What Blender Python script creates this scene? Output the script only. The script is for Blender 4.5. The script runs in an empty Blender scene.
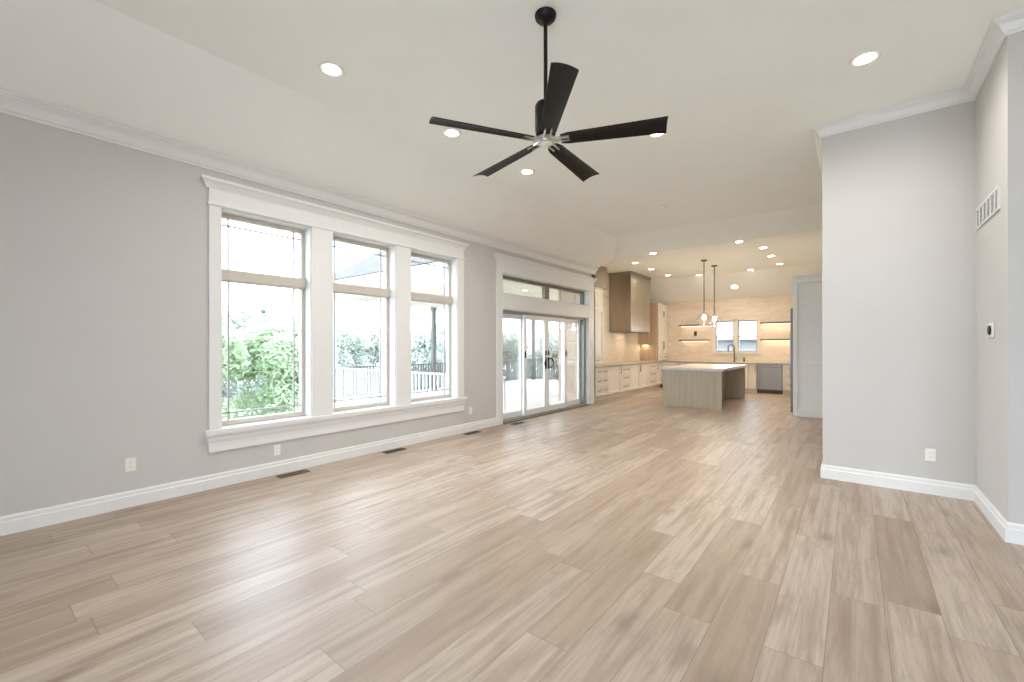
import bpy, bmesh, math, random
from mathutils import Vector, Matrix

random.seed(7)
S = bpy.context.scene
C = S.collection

# ------------------------------------------------------------------ camera
YAW = 0.6714
CAM_Z = 1.39
cam_data = bpy.data.cameras.new('camera')
cam = bpy.data.objects.new('camera', cam_data)
C.objects.link(cam)
cam_data.sensor_width = 36.0
cam_data.lens = 432.49 / 1024 * 36.0
cam_data.shift_x = 1.71 / 1024
cam_data.shift_y = 5.25 / 1024
cam_data.clip_start = 0.05
cam_data.clip_end = 500
cam.matrix_world = (Matrix.Translation((0, 0, CAM_Z)) @ Matrix.Rotation(YAW, 4, 'Z')
                    @ Matrix.Rotation(math.pi / 2, 4, 'X') @ Matrix.Rotation(-0.0016, 4, 'Z'))
S.camera = cam

# ------------------------------------------------------------------ view + world
S.view_settings.view_transform = 'Standard'
S.view_settings.look = 'None'
S.view_settings.gamma = 1.0
S.view_settings.use_curve_mapping = False
S.view_settings.exposure = 1.28
S.cycles.use_denoising = True
S.cycles.max_bounces = 14
S.cycles.diffuse_bounces = 8
S.cycles.transparent_max_bounces = 16
S.cycles.caustics_reflective = False
S.cycles.caustics_refractive = False
S.cycles.sample_clamp_indirect = 6.0

SKY = 5.2
world = bpy.data.worlds.new('overcast_sky')
S.world = world
world.use_nodes = True
wn = world.node_tree
wn.nodes.clear()
w_out = wn.nodes.new('ShaderNodeOutputWorld')
w_bg = wn.nodes.new('ShaderNodeBackground')
w_tc = wn.nodes.new('ShaderNodeTexCoord')
w_no = wn.nodes.new('ShaderNodeTexNoise')
w_no.inputs['Scale'].default_value = 2.2
w_no.inputs['Detail'].default_value = 5
w_rp = wn.nodes.new('ShaderNodeValToRGB')
w_rp.color_ramp.elements[0].position = 0.35
w_rp.color_ramp.elements[0].color = (0.62, 0.74, 0.92, 1)
w_rp.color_ramp.elements[1].position = 0.62
w_rp.color_ramp.elements[1].color = (0.84, 0.92, 1.0, 1)
wn.links.new(w_tc.outputs['Generated'], w_no.inputs['Vector'])
wn.links.new(w_no.outputs['Fac'], w_rp.inputs['Fac'])
wn.links.new(w_rp.outputs['Color'], w_bg.inputs['Color'])
w_bg.inputs['Strength'].default_value = SKY
wn.links.new(w_bg.outputs['Background'], w_out.inputs['Surface'])


def lamp(name, typ, loc, power, color=(1, 1, 1), parent=None, rot=(0, 0, 0), **kw):
    d = bpy.data.lights.new(name, typ)
    d.energy = power
    d.color = color
    for k, v in kw.items():
        setattr(d, k, v)
    o = bpy.data.objects.new(name, d)
    C.objects.link(o)
    o.location = loc
    o.rotation_euler = rot
    if parent:
        o.parent = parent
    return o


# sky portals in the window openings (sampling aids of the real sky only)
def portal(name, loc, rot, sx, sy):
    o = lamp(name, 'AREA', loc, 1.0, rot=rot, shape='RECTANGLE', size=sx, size_y=sy)
    o.data.cycles.is_portal = True
    return o


# ------------------------------------------------------------------ materials
MATS = {}


def new_mat(name):
    m = bpy.data.materials.new(name)
    m.use_nodes = True
    nt = m.node_tree
    b = nt.nodes['Principled BSDF']
    MATS[name] = m
    return m, nt, b


def mat(name, col, rough=0.5, metal=0.0, spec=0.5, var=0.04, scale=8.0, bump=0.0, bscale=60.0, stretch=None, coat=0.0):
    """plain surface with a slight procedural variation of tone (and optional fine bump)"""
    m, nt, b = new_mat(name)
    N, L = nt.nodes, nt.links
    tc = N.new('ShaderNodeTexCoord')
    src = tc.outputs['Object']
    if stretch:
        mp = N.new('ShaderNodeMapping')
        mp.inputs['Scale'].default_value = stretch
        L.new(src, mp.inputs['Vector'])
        src = mp.outputs['Vector']
    no = N.new('ShaderNodeTexNoise')
    no.inputs['Scale'].default_value = scale
    no.inputs['Detail'].default_value = 4
    L.new(src, no.inputs['Vector'])
    rp = N.new('ShaderNodeValToRGB')
    rp.color_ramp.elements[0].position = 0.3
    rp.color_ramp.elements[1].position = 0.7
    rp.color_ramp.elements[0].color = tuple(c * (1 - var) for c in col) + (1,)
    rp.color_ramp.elements[1].color = tuple(min(1, c * (1 + var)) for c in col) + (1,)
    L.new(no.outputs['Fac'], rp.inputs['Fac'])
    L.new(rp.outputs['Color'], b.inputs['Base Color'])
    b.inputs['Roughness'].default_value = rough
    b.inputs['Metallic'].default_value = metal
    b.inputs['Specular IOR Level'].default_value = spec
    b.inputs['Coat Weight'].default_value = coat
    if bump:
        n2 = N.new('ShaderNodeTexNoise')
        n2.inputs['Scale'].default_value = bscale
        n2.inputs['Detail'].default_value = 3
        L.new(src, n2.inputs['Vector'])
        bp = N.new('ShaderNodeBump')
        bp.inputs['Strength'].default_value = bump
        bp.inputs['Distance'].default_value = 0.01
        L.new(n2.outputs['Fac'], bp.inputs['Height'])
        L.new(bp.outputs['Normal'], b.inputs['Normal'])
    return m


def emis(name, col, strength):
    m, nt, b = new_mat(name)
    b.inputs['Base Color'].default_value = (0.9, 0.9, 0.9, 1)
    b.inputs['Emission Color'].default_value = col + (1,)
    b.inputs['Emission Strength'].default_value = strength
    return m


def glass(name, tint, refl):
    m, nt, b = new_mat(name)
    N, L = nt.nodes, nt.links
    N.remove(b)
    tr = N.new('ShaderNodeBsdfTransparent')
    tr.inputs['Color'].default_value = tint + (1,)
    gl = N.new('ShaderNodeBsdfGlossy')
    gl.inputs['Roughness'].default_value = 0.02
    mx = N.new('ShaderNodeMixShader')
    fr = N.new('ShaderNodeFresnel')
    fr.inputs['IOR'].default_value = 1.45
    mu = N.new('ShaderNodeMath')
    mu.operation = 'MULTIPLY'
    mu.inputs[1].default_value = refl
    L.new(fr.outputs['Fac'], mu.inputs[0])
    L.new(mu.outputs[0], mx.inputs['Fac'])
    L.new(tr.outputs[0], mx.inputs[1])
    L.new(gl.outputs[0], mx.inputs[2])
    L.new(mx.outputs[0], N['Material Output'].inputs['Surface'])
    return m


def mth(nt, op, a, b=None, c=None):
    n = nt.nodes.new('ShaderNodeMath')
    n.operation = op
    for i, v in enumerate((a, b, c)):
        if v is None:
            continue
        if isinstance(v, (int, float)):
            n.inputs[i].default_value = v
        else:
            nt.links.new(v, n.inputs[i])
    return n.outputs[0]


def comb(nt, x, y, z):
    n = nt.nodes.new('ShaderNodeCombineXYZ')
    for i, v in enumerate((x, y, z)):
        if isinstance(v, (int, float)):
            n.inputs[i].default_value = v
        else:
            nt.links.new(v, n.inputs[i])
    return n.outputs[0]


def mixc(nt, fac, a, b, blend='MIX'):
    n = nt.nodes.new('ShaderNodeMix')
    n.data_type = 'RGBA'
    n.blend_type = blend
    for s, v in ((n.inputs[0], fac), (n.inputs[6], a), (n.inputs[7], b)):
        if isinstance(v, (int, float)):
            s.default_value = v
        elif isinstance(v, tuple):
            s.default_value = v + (1,)
        else:
            nt.links.new(v, s)
    return n.outputs[2]


def noise(nt, vec, scale, detail=4, rough=0.5, dist=0.0):
    n = nt.nodes.new('ShaderNodeTexNoise')
    n.inputs['Scale'].default_value = scale
    n.inputs['Detail'].default_value = detail
    n.inputs['Roughness'].default_value = rough
    n.inputs['Distortion'].default_value = dist
    nt.links.new(vec, n.inputs['Vector'])
    return n.outputs['Fac']


def ramp(nt, fac, stops):
    n = nt.nodes.new('ShaderNodeValToRGB')
    e = n.color_ramp.elements
    while len(e) < len(stops):
        e.new(0.5)
    for i, (p, c) in enumerate(stops):
        e[i].position = p
        e[i].color = (c, c, c, 1) if isinstance(c, (int, float)) else c + (1,)
    nt.links.new(fac, n.inputs['Fac'])
    return n.outputs['Color']


def floor_material():
    m, nt, b = new_mat('oak_plank_floor')
    tc = nt.nodes.new('ShaderNodeTexCoord')
    sp = nt.nodes.new('ShaderNodeSeparateXYZ')
    nt.links.new(tc.outputs['Object'], sp.inputs[0])
    x, y = sp.outputs[0], sp.outputs[1]
    W, LN = 0.229, 1.52
    u = mth(nt, 'DIVIDE', mth(nt, 'ADD', x, 2.395 + 10 * W), W)
    row = mth(nt, 'FLOOR', u)
    w1 = nt.nodes.new('ShaderNodeTexWhiteNoise')
    w1.noise_dimensions = '1D'
    nt.links.new(row, w1.inputs['W'])
    v = mth(nt, 'DIVIDE', mth(nt, 'ADD', y, mth(nt, 'MULTIPLY', w1.outputs['Value'], LN * 3)), LN)
    col = mth(nt, 'FLOOR', v)
    w2 = nt.nodes.new('ShaderNodeTexWhiteNoise')
    w2.noise_dimensions = '2D'
    nt.links.new(comb(nt, row, col, 0), w2.inputs['Vector'])
    r1 = w2.outputs['Value']
    spc = nt.nodes.new('ShaderNodeSeparateColor')
    nt.links.new(w2.outputs['Color'], spc.inputs[0])
    r2, r3 = spc.outputs[0], spc.outputs[1]
    ox = mth(nt, 'MULTIPLY', r2, 37.0)
    oy = mth(nt, 'MULTIPLY', r3, 53.0)
    # large cathedral figure, long streaks and fine grain
    figv = comb(nt, mth(nt, 'ADD', mth(nt, 'MULTIPLY', x, 5.0), ox), mth(nt, 'ADD', mth(nt, 'MULTIPLY', y, 0.75), oy), 0)
    fig = noise(nt, figv, 1.0, 3, 0.55, 0.6)
    rings = mth(nt, 'PINGPONG', mth(nt, 'MULTIPLY', fig, 11.0), 1.0)
    strv = comb(nt, mth(nt, 'ADD', mth(nt, 'MULTIPLY', x, 17.0), ox), mth(nt, 'ADD', mth(nt, 'MULTIPLY', y, 0.9), oy), 0)
    streak = noise(nt, strv, 1.0, 5, 0.6, 0.25)
    finev = comb(nt, mth(nt, 'ADD', mth(nt, 'MULTIPLY', x, 85.0), ox), mth(nt, 'ADD', mth(nt, 'MULTIPLY', y, 4.0), oy), 0)
    fine = noise(nt, finev, 1.0, 3, 0.6)
    # knots
    kv = nt.nodes.new('ShaderNodeTexVoronoi')
    kv.voronoi_dimensions = '2D'
    kv.inputs['Scale'].default_value = 1.0
    dk = noise(nt, comb(nt, mth(nt, 'MULTIPLY', x, 9.0), mth(nt, 'MULTIPLY', y, 9.0), 0), 1.0, 3)
    kvec = comb(nt, mth(nt, 'ADD', mth(nt, 'ADD', mth(nt, 'MULTIPLY', x, 2.6), ox), mth(nt, 'MULTIPLY', dk, 0.16)),
                mth(nt, 'ADD', mth(nt, 'ADD', mth(nt, 'MULTIPLY', y, 1.1), oy), mth(nt, 'MULTIPLY', dk, 0.12)), 0)
    nt.links.new(kvec, kv.inputs['Vector'])
    ksel = mth(nt, 'GREATER_THAN', nt.nodes[kv.name].outputs['Color'], 0.66)
    knot = mth(nt, 'MULTIPLY', ramp(nt, kv.outputs['Distance'], [(0.0, 1.0), (0.05, 0.85), (0.13, 0.22), (0.22, 0.0)]), ksel)
    base = mixc(nt, ramp(nt, r1, [(0.0, 0.0), (1.0, 1.0)]), (0.37, 0.28, 0.21), (0.52, 0.425, 0.345))
    base = mixc(nt, mth(nt, 'MULTIPLY', r2, 0.28), base, (0.50, 0.445, 0.385))
    c = mixc(nt, mth(nt, 'MULTIPLY', ramp(nt, streak, [(0.45, 0.0), (0.66, 1.0)]), 0.72), base, (0.27, 0.20, 0.145))
    lowv = comb(nt, mth(nt, 'ADD', mth(nt, 'MULTIPLY', x, 9.0), ox), mth(nt, 'ADD', mth(nt, 'MULTIPLY', y, 0.8), oy), 3.7)
    low = noise(nt, lowv, 1.0, 4, 0.6, 0.5)
    c = mixc(nt, mth(nt, 'MULTIPLY', ramp(nt, low, [(0.50, 0.0), (0.70, 1.0)]), 0.55), c, (0.25, 0.165, 0.11))
    c = mixc(nt, mth(nt, 'MULTIPLY', ramp(nt, rings, [(0.0, 1.0), (0.32, 0.0)]), 0.24), c, (0.26, 0.19, 0.14))
    c = mixc(nt, mth(nt, 'MULTIPLY', ramp(nt, fine, [(0.40, 0.0), (0.70, 1.0)]), 0.42), c, (0.30, 0.225, 0.165))
    c = mixc(nt, mth(nt, 'MULTIPLY', knot, 0.5), c, (0.15, 0.10, 0.07))
    fu = mth(nt, 'FRACT', u)
    fv = mth(nt, 'FRACT', v)
    eu = mth(nt, 'MINIMUM', fu, mth(nt, 'SUBTRACT', 1.0, fu))
    ev = mth(nt, 'MINIMUM', fv, mth(nt, 'SUBTRACT', 1.0, fv))
    seam = mth(nt, 'MAXIMUM', mth(nt, 'LESS_THAN', eu, 0.0075), mth(nt, 'LESS_THAN', ev, 0.0012))
    c = mixc(nt, mth(nt, 'MULTIPLY', seam, 0.6), c, (0.13, 0.09, 0.065))
    nt.links.new(c, b.inputs['Base Color'])
    rg = mth(nt, 'ADD', 0.34, mth(nt, 'MULTIPLY', fine, 0.14))
    nt.links.new(rg, b.inputs['Roughness'])
    b.inputs['Specular IOR Level'].default_value = 0.5
    bp = nt.nodes.new('ShaderNodeBump')
    bp.inputs['Strength'].default_value = 0.12
    bp.inputs['Distance'].default_value = 0.004
    nt.links.new(mth(nt, 'SUBTRACT', mth(nt, 'MULTIPLY', fine, 0.5), seam), bp.inputs['Height'])
    nt.links.new(bp.outputs['Normal'], b.inputs['Normal'])
    return m


def stone_material(name, ca, cb, cv, vx=(1, 1, 1)):
    m, nt, b = new_mat(name)
    tc = nt.nodes.new('ShaderNodeTexCoord')
    mp = nt.nodes.new('ShaderNodeMapping')
    mp.inputs['Scale'].default_value = vx
    nt.links.new(tc.outputs['Object'], mp.inputs['Vector'])
    n1 = noise(nt, mp.outputs['Vector'], 1.4, 6, 0.6, 1.6)
    n2 = noise(nt, mp.outputs['Vector'], 2.6, 7, 0.65, 2.4)
    c = mixc(nt, ramp(nt, n1, [(0.35, 0.0), (0.65, 1.0)]), ca, cb)
    vein = ramp(nt, n2, [(0.46, 0.0), (0.5, 1.0), (0.54, 0.0)])
    c = mixc(nt, mth(nt, 'MULTIPLY', vein, 0.45), c, cv)
    nt.links.new(c, b.inputs['Base Color'])
    b.inputs['Roughness'].default_value = 0.3
    return m


def wood_material(name, ca, cb, axis='Z', rough=0.45):
    m, nt, b = new_mat(name)
    tc = nt.nodes.new('ShaderNodeTexCoord')
    mp = nt.nodes.new('ShaderNodeMapping')
    mp.inputs['Scale'].default_value = (14, 14, 0.8) if axis == 'Z' else (0.8, 14, 14)
    nt.links.new(tc.outputs['Object'], mp.inputs['Vector'])
    n1 = noise(nt, mp.outputs['Vector'], 1.0, 6, 0.6, 0.4)
    c = mixc(nt, ramp(nt, n1, [(0.32, 0.0), (0.68, 1.0)]), ca, cb)
    nt.links.new(c, b.inputs['Base Color'])
    b.inputs['Roughness'].default_value = rough
    return m


def shingle_material():
    m, nt, b = new_mat('grey_shingles')
    tc = nt.nodes.new('ShaderNodeTexCoord')
    br = nt.nodes.new('ShaderNodeTexBrick')
    br.inputs['Scale'].default_value = 3.0
    br.inputs['Color1'].default_value = (0.055, 0.053, 0.052, 1)
    br.inputs['Color2'].default_value = (0.085, 0.082, 0.08, 1)
    br.inputs['Mortar'].default_value = (0.035, 0.035, 0.035, 1)
    br.inputs['Mortar Size'].default_value = 0.03
    br.inputs['Brick Width'].default_value = 0.6
    br.inputs['Row Height'].default_value = 0.4
    nt.links.new(tc.outputs['Object'], br.inputs['Vector'])
    nt.links.new(br.outputs['Color'], b.inputs['Base Color'])
    b.inputs['Roughness'].default_value = 0.9
    return m


def leaf_material(name, ca, cb):
    m, nt, b = new_mat(name)
    N, L = nt.nodes, nt.links
    tc = N.new('ShaderNodeTexCoord')
    n1 = noise(nt, tc.outputs['Object'], 1.7, 4, 0.6)
    c = mixc(nt, ramp(nt, n1, [(0.35, 0.0), (0.65, 1.0)]), ca, cb)
    di = N.new('ShaderNodeBsdfDiffuse')
    tl = N.new('ShaderNodeBsdfTranslucent')
    mx = N.new('ShaderNodeMixShader')
    mx.inputs['Fac'].default_value = 0.4
    L.new(c, di.inputs['Color'])
    L.new(c, tl.inputs['Color'])
    L.new(di.outputs[0], mx.inputs[1])
    L.new(tl.outputs[0], mx.inputs[2])
    L.new(mx.outputs[0], N['Material Output'].inputs['Surface'])
    N.remove(b)
    return m


M_FLOOR = floor_material()
M_WALL = mat('wall_paint', (0.55, 0.535, 0.512), 0.75, spec=0.25, var=0.012, scale=3, bump=0.03, bscale=180)
M_CEIL = mat('ceiling_paint', (0.895, 0.91, 0.88), 0.85, spec=0.2, var=0.01, scale=2, bump=0.05, bscale=120)
M_TRIM = mat('white_trim_paint', (0.74, 0.74, 0.73), 0.38, var=0.01)
M_SASH = mat('taupe_window_frame', (0.55, 0.51, 0.45), 0.45, var=0.03)
M_MUNTIN = mat('grey_muntin', (0.40, 0.38, 0.385), 0.4, var=0.02)
M_DOORW = mat('white_door_frame', (0.80, 0.80, 0.80), 0.35, var=0.01)
M_SILL = mat('bronze_threshold', (0.16, 0.14, 0.115), 0.4, metal=0.5)
M_GLASS = glass('window_glass', (0.92, 0.925, 0.92), 0.45)
M_GLOBE = glass('clear_globe_glass', (0.985, 0.98, 0.97), 0.45)
M_BLACK = mat('black_handle_metal', (0.02, 0.02, 0.02), 0.35, metal=0.6)
M_FAN = mat('fan_dark_bronze', (0.009, 0.008, 0.007), 0.45, metal=0.0, spec=0.25)
M_BLADE = wood_material('fan_blade_dark_wood', (0.0045, 0.0035, 0.003), (0.022, 0.016, 0.012), axis='X', rough=0.5)
M_CHROME = mat('brushed_nickel', (0.62, 0.60, 0.56), 0.3, metal=1.0)
M_PLATE = mat('outlet_plastic', (0.80, 0.77, 0.70), 0.35, var=0.01)
M_SLOT = mat('outlet_slots', (0.10, 0.09, 0.08), 0.5)
M_VENT = mat('floor_register_brown', (0.07, 0.048, 0.032), 0.4, metal=0.4)
M_CAB = mat('cream_cabinet_paint', (0.74, 0.69, 0.61), 0.4, var=0.015)
M_CABW = mat('pale_grey_cabinet_paint', (0.76, 0.76, 0.74), 0.42, var=0.012)
M_CABW2 = wood_material('tan_oak_veneer', (0.40, 0.29, 0.19), (0.52, 0.39, 0.27))
M_ISL = wood_material('greige_island_oak', (0.385, 0.325, 0.235), (0.46, 0.395, 0.295))
M_HOOD = mat('brushed_brass_hood', (0.40, 0.345, 0.275), 0.34, metal=0.85, var=0.08, scale=3, stretch=(20, 20, 0.6))
M_STEEL = mat('brushed_stainless', (0.40, 0.39, 0.375), 0.3, metal=0.95, var=0.06, scale=4, stretch=(16, 16, 0.7))
M_DSTEEL = mat('dark_stainless_edge', (0.16, 0.155, 0.15), 0.35, metal=0.9)
M_STONE = stone_material('tan_onyx_slab', (0.70, 0.585, 0.455), (0.79, 0.69, 0.565), (0.56, 0.43, 0.31), (0.35, 0.35, 1.3))
M_QUARTZ = stone_material('white_quartz_counter', (0.52, 0.50, 0.46), (0.60, 0.575, 0.54), (0.42, 0.385, 0.34))
M_DCOUNT = stone_material('taupe_stone_counter', (0.40, 0.345, 0.28), (0.47, 0.41, 0.34), (0.30, 0.25, 0.20))
M_SHELF = wood_material('walnut_shelf', (0.10, 0.065, 0.04), (0.17, 0.11, 0.07), axis='X')
M_PULL = mat('aged_bronze_pull', (0.10, 0.075, 0.05), 0.35, metal=0.8)
M_TOE = mat('dark_toe_kick', (0.06, 0.05, 0.04), 0.6)
M_LED = emis('warm_led_strip', (1.0, 0.82, 0.6), 2.0)
M_LENS = emis('downlight_lens', (1.0, 0.90, 0.76), 14.0)
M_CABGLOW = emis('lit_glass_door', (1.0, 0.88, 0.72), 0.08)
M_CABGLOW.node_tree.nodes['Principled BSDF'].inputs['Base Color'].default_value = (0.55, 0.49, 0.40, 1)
M_BULB = emis('pendant_bulb', (1.0, 0.84, 0.62), 16.0)
M_BAFFLE = mat('downlight_trim', (0.86, 0.82, 0.77), 0.4)
M_DECK = mat('pale_deck_boards', (0.62, 0.61, 0.60), 0.7, var=0.05, scale=3, stretch=(8, 0.4, 1))
M_RAILW = mat('white_railing', (0.50, 0.50, 0.50), 0.5)
M_RAILD = mat('backlit_dark_railing', (0.12, 0.125, 0.125), 0.5)  # railing and post colour darkened to stand in for backlight
M_PORCH = mat('glass_tinted_porch', (0.72, 0.67, 0.54), 0.7)  # white ceiling, given the beige tint of the glass before it
M_POST = mat('white_post_paint', (0.74, 0.74, 0.73), 0.5)
M_SHING = shingle_material()
M_BRICK = stone_material('tan_exterior_stone', (0.42, 0.31, 0.225), (0.52, 0.40, 0.30), (0.30, 0.22, 0.16))
M_GRASS = mat('hillside_grass', (0.40, 0.41, 0.35), 0.9, var=0.25, scale=0.8)
M_BARK = mat('tree_bark', (0.16, 0.13, 0.10), 0.9, var=0.2, scale=6)
M_LEAF1 = leaf_material('fresh_green_leaves', (0.33, 0.42, 0.27), (0.52, 0.61, 0.44))
M_LEAF2 = leaf_material('hazed_green_leaves', (0.36, 0.40, 0.35), (0.52, 0.55, 0.50))  # grey-green leaf colour, paled to imitate haze over the trees
M_LEAF3 = leaf_material('dark_conifer_needles', (0.13, 0.19, 0.13), (0.24, 0.31, 0.22))
M_SIDING = mat('pale_siding', (0.17, 0.17, 0.172), 0.7, var=0.15, scale=1.0, stretch=(0.1, 0.1, 9))

# ------------------------------------------------------------------ mesh helpers


class MB:
    def __init__(self):
        self.bm = bmesh.new()

    def quad(self, pts):
        vs = [self.bm.verts.new(p) for p in pts]
        return self.bm.faces.new(vs)

    def box(self, x0, x1, y0, y1, z0, z1, bev=0.0):
        x0, x1 = min(x0, x1), max(x0, x1)
        y0, y1 = min(y0, y1), max(y0, y1)
        z0, z1 = min(z0, z1), max(z0, z1)
        v = [self.bm.verts.new(p) for p in ((x0, y0, z0), (x1, y0, z0), (x1, y1, z0), (x0, y1, z0),
                                            (x0, y0, z1), (x1, y0, z1), (x1, y1, z1), (x0, y1, z1))]
        fs = [self.bm.faces.new([v[i] for i in f]) for f in
              ((3, 2, 1, 0), (4, 5, 6, 7), (0, 1, 5, 4), (1, 2, 6, 5), (2, 3, 7, 6), (3, 0, 4, 7))]
        if bev > 0:
            es = list({e for f in fs for e in f.edges})
            bmesh.ops.bevel(self.bm, geom=es, offset=bev, segments=1, affect='EDGES', profile=0.5)
        return self

    def tube(self, pts, r, seg=10, cap=True, radii=None):
        pts = [Vector(p) for p in pts]
        rings = []
        n = len(pts)
        up = None
        for i, p in enumerate(pts):
            d = (pts[min(i + 1, n - 1)] - pts[max(i - 1, 0)]).normalized()
            if up is None:
                a = Vector((0, 0, 1)) if abs(d.z) < 0.9 else Vector((1, 0, 0))
                up = (a - d * a.dot(d)).normalized()
            else:
                up = (up - d * up.dot(d)).normalized()
            sd = d.cross(up)
            rr = radii[i] if radii else r
            rings.append([self.bm.verts.new(p + (up * math.cos(t) + sd * math.sin(t)) * rr)
                          for t in [2 * math.pi * k / seg for k in range(seg)]])
        for a, b in zip(rings[:-1], rings[1:]):
            for k in range(seg):
                self.bm.faces.new((a[k], a[(k + 1) % seg], b[(k + 1) % seg], b[k]))
        if cap:
            self.bm.faces.new(list(reversed(rings[0])))
            self.bm.faces.new(rings[-1])
        return self

    def lathe(self, prof, cx=0, cy=0, cz=0, seg=28, close=False):
        """prof: (radius, z) list, turned about the vertical"""
        rings = []
        for r, z in prof:
            if r < 1e-6:
                rings.append([self.bm.verts.new((cx, cy, cz + z))])
            else:
                rings.append([self.bm.verts.new((cx + r * math.cos(t), cy + r * math.sin(t), cz + z))
                              for t in [2 * math.pi * k / seg for k in range(seg)]])
        pairs = list(zip(rings[:-1], rings[1:]))
        if close:
            pairs.append((rings[-1], rings[0]))
        for a, b in pairs:
            for k in range(seg):
                k2 = (k + 1) % seg
                if len(a) == 1 and len(b) == 1:
                    continue
                if len(a) == 1:
                    self.bm.faces.new((a[0], b[k2], b[k]))
                elif len(b) == 1:
                    self.bm.faces.new((a[k], a[k2], b[0]))
                else:
                    self.bm.faces.new((a[k], a[k2], b[k2], b[k]))
        return self

    def sweep(self, prof, path):
        """closed profile of (offset to the left of travel, z) along a plan polyline, mitred"""
        P = [Vector(p) for p in path]
        nrm = []
        for a, b in zip(P[:-1], P[1:]):
            d = (b - a).normalized()
            nrm.append(Vector((-d.y, d.x)))
        rings = []
        for i, p in enumerate(P):
            if i == 0:
                mdir, k = nrm[0], 1.0
            elif i == len(P) - 1:
                mdir, k = nrm[-1], 1.0
            else:
                mdir = (nrm[i - 1] + nrm[i]).normalized()
                k = 1.0 / max(0.2, mdir.dot(nrm[i]))
            rings.append([self.bm.verts.new((p.x + mdir.x * o * k, p.y + mdir.y * o * k, z)) for o, z in prof])
        n = len(prof)
        for a, b in zip(rings[:-1], rings[1:]):
            for k in range(n):
                self.bm.faces.new((a[k], a[(k + 1) % n], b[(k + 1) % n], b[k]))
        self.bm.faces.new(list(reversed(rings[0])))
        self.bm.faces.new(rings[-1])
        return self

    def build(self, name, m, parent=None, smooth=False, loc=None):
        bmesh.ops.recalc_face_normals(self.bm, faces=self.bm.faces[:])
        me = bpy.data.meshes.new(name)
        self.bm.to_mesh(me)
        self.bm.free()
        me.materials.append(m)
        if smooth:
            for p in me.polygons:
                p.use_smooth = True
            try:
                me.set_sharp_from_angle(angle=math.radians(40))
            except Exception:
                pass
        o = bpy.data.objects.new(name, me)
        C.objects.link(o)
        if parent:
            o.parent = parent
        if loc:
            o.location = loc
        return o


def empty(name, loc=(0, 0, 0), rz=0.0):
    o = bpy.data.objects.new(name, None)
    o.empty_display_size = 0.1
    C.objects.link(o)
    o.location = loc
    o.rotation_euler = (0, 0, rz)
    return o


def tag(o, label, cat, group=None, kind=None):
    o['label'] = label
    o['category'] = cat
    if group:
        o['group'] = group
    if kind:
        o['kind'] = kind
    return o


def wall_mesh(axis, c0, c1, u0, u1, z0, z1, holes):
    """wall slab with clean rectangular holes; axis 'X': slab between x=c0..c1 running along y"""
    us = sorted({u0, u1} | {h[0] for h in holes} | {h[1] for h in holes})
    zs = sorted({z0, z1} | {h[2] for h in holes} | {h[3] for h in holes})
    us = [u for u in us if u0 <= u <= u1]
    zs = [z for z in zs if z0 <= z <= z1]

    def solid(i, j):
        if i < 0 or j < 0 or i >= len(us) - 1 or j >= len(zs) - 1:
            return False
        cu, cz = (us[i] + us[i + 1]) / 2, (zs[j] + zs[j + 1]) / 2
        return not any(h[0] < cu < h[1] and h[2] < cz < h[3] for h in holes)

    def P(c, u, z):
        return (c, u, z) if axis == 'X' else (u, c, z)
    mb = MB()
    for i in range(len(us) - 1):
        for j in range(len(zs) - 1):
            if not solid(i, j):
                continue
            a, b, c, d = us[i], us[i + 1], zs[j], zs[j + 1]
            for k in (c0, c1):
                mb.quad([P(k, a, c), P(k, b, c), P(k, b, d), P(k, a, d)])
            if not solid(i - 1, j):
                mb.quad([P(c0, a, c), P(c1, a, c), P(c1, a, d), P(c0, a, d)])
            if not solid(i + 1, j):
                mb.quad([P(c0, b, c), P(c1, b, c), P(c1, b, d), P(c0, b, d)])
            if not solid(i, j - 1):
                mb.quad([P(c0, a, c), P(c1, a, c), P(c1, b, c), P(c0, b, c)])
            if not solid(i, j + 1):
                mb.quad([P(c0, a, d), P(c1, a, d), P(c1, b, d), P(c0, b, d)])
    bmesh.ops.remove_doubles(mb.bm, verts=mb.bm.verts[:], dist=1e-5)
    return mb


# ------------------------------------------------------------------ the room shell
XL, XLO = -4.93, -5.17          # living-room window wall, inside / outside
YK = 9.52                       # where the kitchen begins
XK, XKO = -5.70, -5.87          # kitchen range wall
YB, YBO = 15.15, 15.33          # kitchen back wall
XR = -0.26                      # right side of the kitchen, end of the short wall
YS = 5.62                       # short wall that faces the camera
XT = 0.854                      # thermostat wall
YT = 4.59
Y0 = -2.6                       # behind the camera
X1 = 4.0
ZM, ZK, ZW = 3.69, 3.55, 3.235  # main ceiling, kitchen ceiling, top of the window wall
WIN = [(1.574, 2.491), (2.750, 3.667), (3.926, 4.843)]
WZ0, WZ1 = 0.58, 2.775
DY0, DY1 = 5.97, 9.17
DZ1, TZ0, TZ1 = 2.06, 2.335, 2.70

fl = MB()
fl.box(XLO, X1, Y0, YK, -0.12, 0.0)
fl.box(XKO, X1, YK, YBO, -0.12, 0.0)
floor = fl.build('floor', M_FLOOR)
tag(floor, 'light oak wide plank floor running from the foreground into the kitchen', 'floor', kind='structure')

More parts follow.
